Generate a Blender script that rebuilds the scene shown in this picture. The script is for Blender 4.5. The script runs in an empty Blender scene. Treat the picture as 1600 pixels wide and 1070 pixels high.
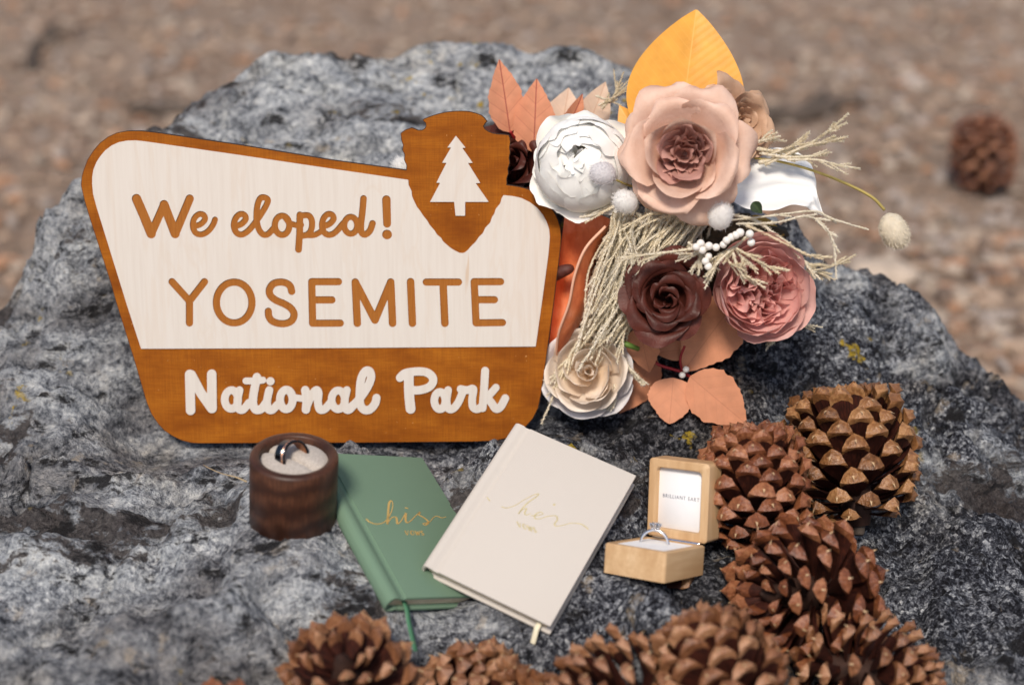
import bpy, bmesh, math, random
import numpy as np
from mathutils import Vector, Matrix, Quaternion

# ------------------------------------------------------------------ camera, sky, sun, exposure
scene = bpy.context.scene
DEP = math.radians(25.0)
CAM = np.array([0.0, -0.90, 0.4985])
FPX = 50 / 36 * 1600
FW = np.array([0, math.cos(DEP), -math.sin(DEP)])
UPV = np.array([0, math.sin(DEP), math.cos(DEP)])
cam_d = bpy.data.cameras.new('camera')
cam_d.lens = 50; cam_d.sensor_width = 36; cam_d.sensor_fit = 'HORIZONTAL'
cam_d.clip_start = 0.02; cam_d.clip_end = 500
cam_d.dof.use_dof = True
cam_d.dof.focus_distance = 0.96
cam_d.dof.aperture_fstop = 3.2
cam_d.dof.aperture_blades = 9
cam = bpy.data.objects.new('camera', cam_d)
scene.collection.objects.link(cam)
cam.location = CAM
cam.rotation_euler = (math.pi / 2 - DEP, 0, 0)
scene.camera = cam

SUN_DIR = np.array([-0.14, -0.60, 0.76]); SUN_DIR /= np.linalg.norm(SUN_DIR)
world = bpy.data.worlds.new('World'); scene.world = world
world.use_nodes = True
wn = world.node_tree.nodes; wl = world.node_tree.links
wn.clear()
wout = wn.new('ShaderNodeOutputWorld'); wbg = wn.new('ShaderNodeBackground'); sky = wn.new('ShaderNodeTexSky')
sky.sky_type = 'NISHITA'; sky.sun_disc = False
sky.sun_elevation = math.asin(SUN_DIR[2]); sky.sun_rotation = math.atan2(SUN_DIR[0], SUN_DIR[1])
sky.dust_density = 2.0; sky.air_density = 1.0; sky.ozone_density = 1.0
wbg.inputs['Strength'].default_value = 0.055
wl.new(sky.outputs[0], wbg.inputs['Color']); wl.new(wbg.outputs[0], wout.inputs['Surface'])
sun_d = bpy.data.lights.new('sun', 'SUN')
sun_d.energy = 1.5; sun_d.angle = math.radians(13); sun_d.color = (1.0, 0.90, 0.78)
sun = bpy.data.objects.new('sun', sun_d); scene.collection.objects.link(sun)
sun.rotation_euler = Vector(SUN_DIR).to_track_quat('Z', 'Y').to_euler()
scene.view_settings.view_transform = 'Standard'; scene.view_settings.look = 'None'
scene.view_settings.gamma = 1.0; scene.view_settings.use_curve_mapping = False
scene.view_settings.exposure = 1.10

# ------------------------------------------------------------------ helpers
COL = scene.collection
rng = np.random.default_rng(7)
random.seed(7)
GROUND = -0.30

def ray(px, py):
    return FW + np.array([1.0, 0, 0]) * (px - 800) / FPX - UPV * (py - 535) / FPX
def at(px, py, y):
    r = ray(px, py); return CAM + r * ((y - CAM[1]) / r[1])
def onz(px, py, z):
    r = ray(px, py); return CAM + r * ((z - CAM[2]) / r[2])

def thing(name, label, cat, loc=(0, 0, 0), group=None, rot=None):
    o = bpy.data.objects.new(name, None); COL.objects.link(o)
    o.empty_display_size = 0.01
    o.location = loc
    if rot is not None: o.rotation_mode = 'QUATERNION'; o.rotation_quaternion = rot
    o['label'] = label; o['category'] = cat
    if group: o['group'] = group
    return o
def tag(o, label, cat, group=None):
    o['label'] = label; o['category'] = cat
    if group: o['group'] = group
    return o
def make_mesh(name, V, Fc, mats, smooth=True, matidx=None):
    me = bpy.data.meshes.new(name)
    me.from_pydata([tuple(map(float, v)) for v in V], [], [tuple(map(int, f)) for f in Fc])
    for m in (mats if isinstance(mats, (list, tuple)) else [mats]): me.materials.append(m)
    if smooth: me.polygons.foreach_set('use_smooth', [True] * len(me.polygons))
    if matidx is not None: me.polygons.foreach_set('material_index', list(map(int, matidx)))
    me.update()
    return me
def link(name, me, parent=None, loc=None, rot=None, label=None):
    o = bpy.data.objects.new(name, me); COL.objects.link(o)
    if parent is not None: o.parent = parent
    if loc is not None: o.location = [float(c) for c in loc]
    if rot is not None:
        o.rotation_mode = 'QUATERNION'; o.rotation_quaternion = rot
    if label: o['label'] = label
    return o
def bm_mesh(name, bm, mats, smooth=True, angle=None):
    me = bpy.data.meshes.new(name); bm.to_mesh(me); bm.free()
    for m in (mats if isinstance(mats, (list, tuple)) else [mats]): me.materials.append(m)
    if smooth: me.polygons.foreach_set('use_smooth', [True] * len(me.polygons))
    return me
def frame(n, up=(0, 0, 1)):
    """matrix 3x3 columns x,y,z with z=n and y close to up"""
    n = Vector([float(c) for c in n]).normalized(); up = Vector(up)
    x = up.cross(n)
    if x.length < 1e-5: x = Vector((1, 0, 0))
    x.normalize(); y = n.cross(x)
    return Matrix((x, y, n)).transposed()
def quat(n, up=(0, 0, 1), roll=0.0):
    q = frame(n, up).to_quaternion()
    return q @ Quaternion((0, 0, 1), roll)
def crom(pts, n=8, closed=False):
    P = np.array(pts, float)
    if closed: Q = np.vstack([P[-1:], P, P[:2]])
    else: Q = np.vstack([2 * P[0] - P[1], P, 2 * P[-1] - P[-2]])
    out = []
    for i in range(len(Q) - 3):
        p0, p1, p2, p3 = Q[i:i + 4]
        for k in range(n):
            t = k / n
            out.append(.5 * (2 * p1 + (p2 - p0) * t + (2 * p0 - 5 * p1 + 4 * p2 - p3) * t * t + (3 * p1 - p0 - 3 * p2 + p3) * t ** 3))
    if not closed: out.append(P[-1])
    return np.array(out)
def tube(path, rad, sides=8, cap=True):
    P = np.array(path, float); n = len(P)
    R = np.full(n, rad) if np.isscalar(rad) else np.array(rad, float)
    T = np.gradient(P, axis=0); T /= np.linalg.norm(T, axis=1)[:, None] + 1e-12
    a = np.array([0.3, 0.5, 0.81]); V = []; Fc = []
    N = np.cross(T[0], a); N /= np.linalg.norm(N)
    for i in range(n):
        N = N - T[i] * (N @ T[i]); N /= np.linalg.norm(N); B = np.cross(T[i], N)
        for k in range(sides):
            th = 2 * math.pi * k / sides
            V.append(P[i] + R[i] * (math.cos(th) * N + math.sin(th) * B))
    for i in range(n - 1):
        for k in range(sides):
            k2 = (k + 1) % sides
            Fc.append((i * sides + k, i * sides + k2, (i + 1) * sides + k2, (i + 1) * sides + k))
    if cap:
        Fc.append(tuple(range(sides - 1, -1, -1))); Fc.append(tuple((n - 1) * sides + k for k in range(sides)))
    return V, Fc
def lathe(prof, seg=48):
    V = []; Fc = []; n = len(prof)
    for k in range(seg):
        th = 2 * math.pi * k / seg
        for r, z in prof: V.append((r * math.cos(th), r * math.sin(th), z))
    for k in range(seg):
        k2 = (k + 1) % seg
        for i in range(n - 1):
            Fc.append((k * n + i, k2 * n + i, k2 * n + i + 1, k * n + i + 1))
    return V, Fc
def join(parts):
    V = []; Fc = []
    for v, f in parts:
        o = len(V); V += list(v); Fc += [tuple(i + o for i in q) for q in f]
    return V, Fc

# value noise in numpy (fractal)
_perm = np.random.default_rng(3).permutation(512)
_perm = np.concatenate([_perm, _perm, _perm])
_val = np.random.default_rng(4).uniform(-1, 1, 2048)
def vnoise(p):
    i = np.floor(p).astype(int); f = p - i; f = f * f * f * (f * (f * 6 - 15) + 10); i &= 511
    def h(a, b, c): return _val[_perm[_perm[_perm[a & 511] + (b & 511)] + (c & 511)]]
    x, y, z = i.T; u, v, w = f.T
    c = lambda dx, dy, dz: h(x + dx, y + dy, z + dz)
    x00 = c(0,0,0)*(1-u)+c(1,0,0)*u; x10 = c(0,1,0)*(1-u)+c(1,1,0)*u
    x01 = c(0,0,1)*(1-u)+c(1,0,1)*u; x11 = c(0,1,1)*(1-u)+c(1,1,1)*u
    return (x00*(1-v)+x10*v)*(1-w)+(x01*(1-v)+x11*v)*w
def fbm(p, oct=4, gain=.5, lac=2.03):
    a = 1; s = 0
    for k in range(oct):
        s = s + a * vnoise(p + 17.3 * k); p = p * lac; a *= gain
    return s

# ------------------------------------------------------------------ material helper
class NT:
    def __init__(s, name):
        s.m = bpy.data.materials.new(name); s.m.use_nodes = True
        s.t = s.m.node_tree; s.n = s.t.nodes; s.l = s.t.links
        s.n.clear(); s.out = s.n.new('ShaderNodeOutputMaterial')
        s.b = s.n.new('ShaderNodeBsdfPrincipled'); s.l.new(s.b.outputs[0], s.out.inputs[0])
    def node(s, typ, ins={}, **at_):
        x = s.n.new(typ)
        for k, v in at_.items(): setattr(x, k, v)
        for k, v in ins.items():
            if hasattr(v, 'is_output') or isinstance(v, bpy.types.NodeSocket): s.l.new(v, x.inputs[k])
            else: x.inputs[k].default_value = v
        return x
    def coord(s, which='Object', scale=(1, 1, 1), rot=(0, 0, 0)):
        tc = s.node('ShaderNodeTexCoord')
        return s.node('ShaderNodeMapping', {'Vector': tc.outputs[which], 'Scale': scale, 'Rotation': rot}).outputs[0]
    def noise(s, vec, scale, detail=4, rough=.55, dist=0.0):
        return s.node('ShaderNodeTexNoise', {'Vector': vec, 'Scale': scale, 'Detail': detail, 'Roughness': rough, 'Distortion': dist}).outputs['Fac']
    def ramp(s, fac, stops, interp='LINEAR'):
        r = s.node('ShaderNodeValToRGB', {'Fac': fac}); cr = r.color_ramp; cr.interpolation = interp
        while len(cr.elements) < len(stops): cr.elements.new(0.5)
        for e, (p, c) in zip(cr.elements, stops):
            e.position = p; e.color = (*c, 1) if not np.isscalar(c) else (c, c, c, 1)
        return r.outputs['Color']
    def mix(s, fac, a, b, mode='MIX'):
        x = s.node('ShaderNodeMix', data_type='RGBA', blend_type=mode)
        for k, v in ((0, fac), (6, a), (7, b)):
            if isinstance(v, bpy.types.NodeSocket): s.l.new(v, x.inputs[k])
            else: x.inputs[k].default_value = (*v, 1) if (k != 0 and not np.isscalar(v)) else ((v, v, v, 1) if k else v)
        return x.outputs[2]
    def math(s, op, a, b=0.0, clamp=False):
        x = s.node('ShaderNodeMath', operation=op, use_clamp=clamp)
        for k, v in ((0, a), (1, b)):
            if isinstance(v, bpy.types.NodeSocket): s.l.new(v, x.inputs[k])
            else: x.inputs[k].default_value = v
        return x.outputs[0]
    def set(s, **k):
        names = {'color': 'Base Color', 'rough': 'Roughness', 'metal': 'Metallic', 'spec': 'Specular IOR Level', 'sss': 'Subsurface Weight', 'sheen': 'Sheen Weight', 'normal': 'Normal', 'coat': 'Coat Weight'}
        for q, v in k.items():
            i = s.b.inputs[names[q]]
            if isinstance(v, bpy.types.NodeSocket): s.l.new(v, i)
            elif q == 'color': i.default_value = (*v, 1)
            else: i.default_value = v
        return s
    def bump(s, h, strength=.3, dist=.001, normal=None):
        b = s.node('ShaderNodeBump', {'Height': h, 'Strength': strength, 'Distance': dist})
        if normal is not None: s.l.new(normal, b.inputs['Normal'])
        s.l.new(b.outputs[0], s.b.inputs['Normal']); return b.outputs[0]
def simple(name, color, rough=.6, var=.12, scale=60, bump=0.0, bscale=None, metal=0, spec=.4, sss=0.0, translucent=0.0, sheen=0.0):
    t = NT(name); v = t.coord()
    n = t.noise(v, scale, 4)
    lo = tuple(c * (1 - var) for c in color); hi = tuple(min(1, c * (1 + var)) for c in color)
    col = t.ramp(n, [(.3, lo), (.7, hi)])
    rnd = t.node('ShaderNodeObjectInfo').outputs['Random']
    col = t.node('ShaderNodeHueSaturation', {'Color': col, 'Value': t.math('ADD', t.math('MULTIPLY', rnd, var), 1 - var / 2)}).outputs[0]
    t.set(color=col, rough=rough, metal=metal, spec=spec, sheen=sheen)
    if bump: t.bump(t.noise(v, bscale or scale * 6, 3), bump, .0006)
    if translucent:
        tr = t.node('ShaderNodeBsdfTranslucent', {'Color': col})
        mx = t.node('ShaderNodeMixShader', {'Fac': translucent}); t.l.new(t.b.outputs[0], mx.inputs[1]); t.l.new(tr.outputs[0], mx.inputs[2])
        t.l.new(mx.outputs[0], t.out.inputs[0])
    return t.m
# ------------------------------------------------------------------ poses of the things that lie on the boulder
def rodr(w):
    w = np.array(w, float); t = np.linalg.norm(w) + 1e-12; k = w / t
    K = np.array([[0, -k[2], k[1]], [k[2], 0, -k[0]], [-k[1], k[0], 0]])
    return np.eye(3) + math.sin(t) * K + (1 - math.cos(t)) * K @ K
def to_quat(M): return Matrix([list(map(float, r)) for r in M]).to_quaternion()
HER_M = rodr([0.4463, 0.1221, -0.4777]); HER_S = 1.012
HER_P = CAM + (np.array([0.0123, -0.1413, 0.0234]) - CAM) * HER_S
HER_W, HER_H, HER_T = .088 * HER_S, .121 * HER_S, .0125
HIS_M = rodr([0.2230, 0.4700, 0.5670]); HIS_P = np.array([-0.0670, -0.1190, 0.0065])
HIS_W, HIS_H, HIS_T = .092, .126, .012
BOX_M = rodr([-0.4328, -0.0731, -0.6304]); BOX_S = .925
BOX_P = CAM + (np.array([.0973, -.084, -.0326]) - CAM) * BOX_S
BOX_W, BOX_D, BOX_H = .0475 * BOX_S, .055 * BOX_S, .020 * BOX_S
CYL_P = onz(458, 806, .020); CYL_R = .0272; CYL_H = .046
SIGN_TILT = math.radians(15)

# ------------------------------------------------------------------ boulder: one height field through control points
ctrl = []
def cp(px, py, y): ctrl.append(at(px, py, y))
for u in (-.5, 0, .5):
    for v in (-.5, 0, .5):
        ctrl.append(HER_P + HER_M @ np.array([u * HER_W * .9, v * HER_H * .9, -HER_T - .003 - (.006 if u < 0 else 0)]) if not (u < 0 and v < .2) else HIS_P + HIS_M @ np.array([.4 * HIS_W, (v * .5 - .1) * HIS_H, -HIS_T - .004]))
for u in (-.5, 0):
    for v in (-.5, 0, .5):
        ctrl.append(HIS_P + HIS_M @ np.array([u * HIS_W, v * HIS_H, -HIS_T - .002]))
for u, v in ((-.5, -.5), (.5, -.5), (.5, .5), (-.5, .5), (0, 0)):
    ctrl.append(BOX_P + BOX_M @ np.array([u * BOX_W, v * BOX_D, -BOX_H - .002]))
for a in range(4):
    ctrl.append(CYL_P + np.array([math.cos(a * 1.57) * CYL_R, math.sin(a * 1.57) * CYL_R, 0]))
for p in [(0,1070,-.25),(220,1070,-.25),(420,1070,-.235),(640,1070,-.215),(900,1070,-.215),(1200,1070,-.20),(1400,1070,-.19),(1600,1070,-.19),
          (0,930,-.17),(220,930,-.18),(400,950,-.20),(0,800,-.09),(200,800,-.10),(0,650,.0),(150,700,-.02),(330,770,-.09),(255,738,-.03),
          (240,712,.004),(300,697,.004),(450,697,.004),(600,697,.004),(720,697,.004),(830,680,.006),(930,665,.01),(1020,665,.0),(1150,690,-.015),(1040,740,-.045),
          (1080,570,.035),(1180,545,.04),(960,600,.035),(1250,560,.045),(1300,480,.085),(1400,600,.045),(1500,700,.0),(1590,800,-.05),(1450,850,-.075),(1590,950,-.13),(1250,900,-.12),(1330,840,-.07),(1180,860,-.10),
          (1050,960,-.17),(950,960,-.18),(1450,1000,-.155),
          (60,520,.065),(100,420,.10),(150,300,.145),(100,600,.025),(190,420,.085),(200,560,.05),
          (300,190,.215),(450,170,.235),(450,260,.16),(600,110,.285),(600,250,.17),(720,160,.25),(860,120,.285),(900,200,.19),(1000,250,.14),(1100,330,.12),(1180,420,.09)]: cp(*p)
ctrl += [np.array([x, .045, .02]) for x in (-.2, -.1, 0, .08)] + [np.array([x, .085, .09]) for x in (-.2, -.1, 0, .08)]
sil = [((-120,640),.04),((-40,530),.08),((0,490),.10),((45,450),.105),((90,340),.13),((130,262),.155),((250,195),.21),((300,150),.24),((400,88),.28),((520,62),.30),((640,52),.31),((760,56),.31),((880,62),.31),((960,78),.30),((1010,100),.28),((1100,200),.22),((1180,300),.17),((1240,350),.145),((1300,400),.125),((1370,440),.115),((1420,490),.115),((1480,540),.11),((1540,590),.10),((1595,645),.085),((1680,720),.05),((1800,850),0)]
for (p, y) in sil:
    q = at(*p, y); ctrl.append(q)
    r = q - np.array([0.0, -.10, 0]); r = r / np.linalg.norm(r[:2])
    back = np.array([q[0] - 0.0, (y + .45) * 1.0, 0]); back /= np.linalg.norm(back)
    ctrl.append(q + back * .05 - np.array([0, 0, .035])); ctrl.append(q + back * .13 - np.array([0, 0, .16])); ctrl.append(q + back * .24 - np.array([0, 0, .36]))
ctrl += [np.array(c) for c in [(-.42,-.25,-.02),(.42,-.25,-.11),(-.45,0,-.02),(.42,-.08,-.1),(-.4,-.4,-.10),(.38,-.38,-.18),(0,-.36,-.13),(0,-.5,-.30),(-.3,-.5,-.28),(.3,-.5,-.32),(-.56,-.35,-.3),(-.6,-.1,-.3),(.58,-.3,-.36),(.55,-.1,-.33),(-.58,.12,-.30),(-.3,-.62,-.42),(.3,-.62,-.42),(0,-.64,-.42)]]
ctrl = np.array(ctrl)
def tps_fit(P, lam=2e-5):
    n = len(P); d = np.linalg.norm(P[:, None, :2] - P[None, :, :2], axis=2)
    K = d * d * np.log(d + 1e-9) + lam * np.eye(n)
    A = np.zeros((n + 3, n + 3)); Q = np.c_[np.ones(n), P[:, :2]]
    A[:n, :n] = K; A[:n, n:] = Q; A[n:, :n] = Q.T
    b = np.r_[P[:, 2], 0, 0, 0]
    return np.linalg.solve(A, b)
TPS = tps_fit(ctrl)
FOOT = []   # (centre xy, radius): places where things rest, kept calm
for u in (-.33, 0, .33):
    for v in (-.4, -.13, .13, .4):
        FOOT.append(((HER_P + HER_M @ np.array([u * HER_W, v * HER_H, 0]))[:2], .022)); FOOT.append(((HIS_P + HIS_M @ np.array([u * HIS_W, v * HIS_H, 0]))[:2], .022))
FOOT += [(CYL_P[:2], .035), (BOX_P[:2], .04)] + [(np.array([x_, -.018]), .026) for x_ in (-.28, -.25, -.22, -.19, -.16)]
def rock_z(XY):
    XY = np.atleast_2d(np.array(XY, float)); z = np.zeros(len(XY))
    for s in range(0, len(XY), 20000):
        q = XY[s:s + 20000]
        d2 = ((q[:, None, :] - ctrl[None, :, :2]) ** 2).sum(2)
        z[s:s + 20000] = (.5 * d2 * np.log(d2 + 1e-18)) @ TPS[:-3] + TPS[-3] + q @ TPS[-2:]
    calm = np.ones(len(XY))
    for c, r in FOOT:
        d = np.linalg.norm(XY - c, axis=1); calm = np.minimum(calm, np.clip((d - r) / .02, 0.0, 1))
    sb = np.clip((np.abs(XY[:, 1] - .005) - .012) / .03, .12, 1); sb = np.where((XY[:, 0] > -.30) & (XY[:, 0] < .05), sb, 1)
    calm = np.minimum(calm, sb)
    p = np.c_[XY, z]
    w = p + .02 * np.c_[vnoise(p * 9 + 3), vnoise(p * 9 + 50), vnoise(p * 9 + 90)]
    big = .013 * fbm(w * np.array([9, 13, 13]) + 5, 3)
    ridge = 1 - np.abs(fbm(w * np.array([10, 18, 14]) + 31, 4)) * 1.6
    crack = -.017 * np.clip(ridge - .80, 0, 1) * 5 * np.clip(.5 + fbm(p * 6 + 70, 2), 0, 1)
    med = .0078 * fbm(w * 38 + 11, 4, .55)
    lumps = .014 * np.abs(fbm(w * 19 + 140, 3))
    ledge = .0075 * (1 - 2 * np.abs(fbm(w * np.array([5, 21, 24]) + 210, 3)))
    fine = .0014 * fbm(p * 190 + 8, 3, .6)
    top = 1 - .55 * np.clip((XY[:, 1] - .12) / .12, 0, 1); med = med * top; lumps = lumps * top; ledge = ledge * top
    return z + calm * (big + crack + lumps + ledge - .010 - .010 * np.clip((XY[:, 1] - .10) / .12, 0, 1)) + (.25 + .75 * calm) * med + fine
x0, x1, y0, y1, st = -.74, .74, -.66, .72, .0026
gx = np.arange(x0, x1, st); gy = np.arange(y0, y1, st)
X, Y = np.meshgrid(gx, gy); XY = np.c_[X.ravel(), Y.ravel()]
Z = rock_z(XY)
keep = Z > GROUND - .05
nx, ny = len(gx), len(gy)
idx = np.arange(nx * ny).reshape(ny, nx)
q = np.stack([idx[:-1, :-1], idx[:-1, 1:], idx[1:, 1:], idx[1:, :-1]], -1).reshape(-1, 4)
q = q[keep[q].all(1)]
used, inv = np.unique(q, return_inverse=True); q = inv.reshape(-1, 4)
RV = np.c_[XY, Z][used]
t = NT('granite with lichen'); v = t.coord('Object')
warp = t.mix(.030, v, t.node('ShaderNodeTexNoise', {'Vector': v, 'Scale': 16.0, 'Detail': 4}).outputs['Color'], 'ADD')
streak = t.node('ShaderNodeMapping', {'Vector': warp, 'Scale': (.55, 1.0, 1.35), 'Rotation': (0, .35, .2)}).outputs[0]
sx = t.node('ShaderNodeSeparateXYZ', {'Vector': v})
# right half: darker bare granite, with contact shade around the books put into its colour, lichen crust on the left and on top
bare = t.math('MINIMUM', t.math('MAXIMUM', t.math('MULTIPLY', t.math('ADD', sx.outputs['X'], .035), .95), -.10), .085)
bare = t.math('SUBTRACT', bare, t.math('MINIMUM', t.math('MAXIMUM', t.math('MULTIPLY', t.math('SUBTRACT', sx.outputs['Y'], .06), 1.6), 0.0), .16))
sp1 = t.noise(v, 560, 2, .6); sp2 = t.noise(v, 230, 4, .72); sp0 = t.noise(v, 1100, 2, .6); mid = t.noise(streak, 60, 5, .68); cell = t.node('ShaderNodeTexVoronoi', {'Vector': v, 'Scale': 330.0}).outputs['Color']
cg = t.node('ShaderNodeSeparateColor', {'Color': cell}).outputs[0]
mixs = t.math('ADD', t.math('ADD', t.math('MULTIPLY', sp1, .34), t.math('MULTIPLY', sp2, .28)), t.math('ADD', t.math('MULTIPLY', mid, .24), t.math('MULTIPLY', cg, .14)))
gr = t.ramp(t.math('SUBTRACT', mixs, t.math('MULTIPLY', bare, .45)), [(.365, (.007, .007, .010)), (.44, (.040, .043, .056)), (.505, (.16, .17, .195)), (.57, (.42, .44, .47)), (.66, (.80, .81, .80))])
lich = t.noise(streak, 12, 7, .66, .3)
lichen = t.ramp(t.math('ADD', t.math('MULTIPLY', sp2, .5), t.math('MULTIPLY', mid, .5)), [(.36, (.030, .033, .039)), (.43, (.175, .19, .215)), (.52, (.48, .505, .53)), (.64, (.85, .86, .84))])
col = t.mix(t.ramp(t.math('SUBTRACT', lich, bare), [(.46, 0.0), (.56, .9)]), gr, lichen)
zone = t.noise(streak, 6.5, 5, .62, .5)
col = t.mix(1.0, col, t.ramp(zone, [(.38, (.40, .38, .38)), (.47, (.80, .79, .79)), (.56, (1.0, 1.0, 1.0)), (.68, (1.0, .97, .92))]), 'MULTIPLY')
tan = t.noise(warp, 10, 5, .6)
col = t.mix(t.ramp(tan, [(.56, 0.0), (.70, .55)]), col, (.88, .72, .52), 'MULTIPLY')
tan2 = t.noise(warp, 36, 5, .65)
col = t.mix(t.ramp(tan2, [(.62, 0.0), (.70, .5)]), col, (.50, .40, .28))
dk = t.noise(streak, 9.0, 8, .70, .35)
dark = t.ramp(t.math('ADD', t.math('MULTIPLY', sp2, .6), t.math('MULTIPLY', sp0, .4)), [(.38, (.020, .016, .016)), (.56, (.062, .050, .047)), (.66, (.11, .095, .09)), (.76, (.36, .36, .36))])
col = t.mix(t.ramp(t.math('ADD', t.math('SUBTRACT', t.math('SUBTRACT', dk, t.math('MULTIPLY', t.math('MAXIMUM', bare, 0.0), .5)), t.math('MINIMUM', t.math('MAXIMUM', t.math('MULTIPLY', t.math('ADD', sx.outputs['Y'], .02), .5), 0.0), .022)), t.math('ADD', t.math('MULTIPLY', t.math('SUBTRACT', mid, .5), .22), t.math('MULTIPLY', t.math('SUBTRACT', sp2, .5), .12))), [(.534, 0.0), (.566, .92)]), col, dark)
pit = t.noise(streak, 48, 6, .70)
col = t.mix(t.ramp(pit, [(.375, .94), (.44, 0.0)]), col, (.014, .013, .014))  # pits coloured near black: crevice shade put into the rock colour
yl = t.noise(warp, 60, 4, .6); ylm = t.noise(v, 6.3, 2)
col = t.mix(t.math('MULTIPLY', t.ramp(yl, [(.62, 0.0), (.67, 1.0)]), t.ramp(ylm, [(.57, 0.0), (.62, .9)])), col, (.46, .32, .03))
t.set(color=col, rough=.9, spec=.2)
hh = t.math('ADD', t.math('ADD', t.math('MULTIPLY', sp2, 1.0), t.math('MULTIPLY', pit, 2.6)), t.math('ADD', t.math('MULTIPLY', sp1, .45), t.math('MULTIPLY', t.noise(v, 105, 5, .7), 2.2)))
t.bump(hh, 1.0, .0036)
rock_mat = t.m
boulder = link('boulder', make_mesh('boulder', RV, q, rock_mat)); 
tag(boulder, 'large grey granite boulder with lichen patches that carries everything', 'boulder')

def rest(px, py, h, lo=.35, hi=1.6):
    """point on the line of sight that floats h above the boulder"""
    r = ray(px, py)
    for k in np.arange(lo, hi, .004):
        p = CAM + r * k
        if p[2] - rock_z(p[:2])[0] < h: return p
    return CAM + r * hi
# ------------------------------------------------------------------ ground behind the boulder
t = NT('forest floor'); v = t.coord('Object')
a = t.noise(v, 22, 8, .7); b = t.noise(v, 3.0, 4); c = t.noise(v, 120, 4, .7)
col = t.ramp(a, [(.30, (.16, .118, .09)), (.45, (.26, .195, .15)), (.55, (.32, .25, .20)), (.70, (.40, .33, .275))])
col = t.mix(t.ramp(b, [(.42, 0.0), (.62, .5)]), col, (.33, .235, .175))
col = t.mix(t.ramp(c, [(.55, 0.0), (.7, .5)]), col, (.33, .27, .22))
t.set(color=col, rough=.95, spec=.1); t.bump(a, .8, .02)
ground_mat = t.m
n = 140
gxs = np.sign(np.linspace(-1, 1, n)) * np.abs(np.linspace(-1, 1, n)) ** 3 * 150
gv = np.array([(x, y + 2, 0) for y in gxs for x in gxs]); rr = np.linalg.norm(gv[:, :2], axis=1)
gv[:, 2] = GROUND + .03 * fbm(np.c_[gv[:, :2] * 1.1, np.zeros(len(gv))], 3) * np.clip(rr / 2, .3, 1)
gf = [(j * n + i, j * n + i + 1, (j + 1) * n + i + 1, (j + 1) * n + i) for j in range(n - 1) for i in range(n - 1)]
ground = link('ground', make_mesh('ground', gv, gf, ground_mat)); ground['kind'] = 'structure'

def ground_z(x, y): return float(GROUND + .03 * fbm(np.array([[x * 1.1, (y) * 1.1, 0.]]), 3)[0] * min(1, max(.3, math.hypot(x, y) / 2)))

def litter(name, label, count, kind, mats, seed):
    r = np.random.default_rng(seed); V = []; Fc = []; MI = []
    yy = .25 + 5.6 * r.random(count) ** 1.5; xx = (r.random(count) * 2 - 1) * (.55 + .48 * yy)
    zz = GROUND + .03 * fbm(np.c_[xx * 1.1, yy * 1.1, np.zeros(count)], 3) * np.clip(np.hypot(xx, yy) / 2, .3, 1)
    for i in range(count):
        an = r.random() * 6.283; ca, sa = math.cos(an), math.sin(an)
        if kind == 'needle': L, W, H = r.uniform(.05, .14), r.uniform(.0012, .0024), .0015
        elif kind == 'chip': L, W, H = r.uniform(.012, .055), r.uniform(.008, .028), r.uniform(.003, .010)
        else: L = r.uniform(.010, .032); W = L * r.uniform(.6, 1); H = L * r.uniform(.4, .7)
        tl = r.uniform(-.25, .25); o = len(V); z = zz[i] + r.uniform(0, .008)
        pts = [(-L/2, -W/2*r.uniform(.4,1), 0), (L/2, -W/2*r.uniform(.3,1), 0), (L/2*r.uniform(.7,1), W/2, 0), (-L/2, W/2*r.uniform(.5,1), 0),
               (-L/2*r.uniform(.4,.9), -W/3, H), (L/2*r.uniform(.5,.9), -W/3, H), (L/3, W/3, H), (-L/3, W/3, H)]
        for (a_, b_, c_) in pts: V.append((xx[i] + a_ * ca - b_ * sa, yy[i] + a_ * sa + b_ * ca, z + c_ + a_ * tl))
        Fc += [(o+4,o+5,o+6,o+7),(o,o+1,o+5,o+4),(o+1,o+2,o+6,o+5),(o+2,o+3,o+7,o+6),(o+3,o,o+4,o+7)]
        MI += [r.integers(len(mats))] * 5
    ob = link(name, make_mesh(name, V, Fc, mats, smooth=False, matidx=MI)); ob['kind'] = 'stuff'; ob['label'] = label; ob['category'] = 'litter'
    return ob
lm = [simple('litter ' + k, c, .9, .25, 40) for k, c in (('tan', (.38, .275, .20)), ('rust', (.36, .205, .125)), ('grey', (.36, .30, .26)), ('umber', (.21, .15, .115)), ('pale', (.43, .35, .28)), ('brown', (.29, .20, .145)))]
litter('needle_litter', 'dry brown pine needles strewn over the ground behind the boulder', 9000, 'needle', [lm[0], lm[1], lm[5], lm[0]], 1)
litter('bark_litter', 'flakes of bark and dead leaf scattered on the ground behind the boulder', 9500, 'chip', [lm[0], lm[1], lm[3], lm[5], lm[2], lm[4], lm[0]], 2)
litter('gravel', 'small grey pebbles scattered on the ground behind the boulder', 1800, 'pebble', [lm[2], lm[4], lm[3]], 3)

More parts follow.
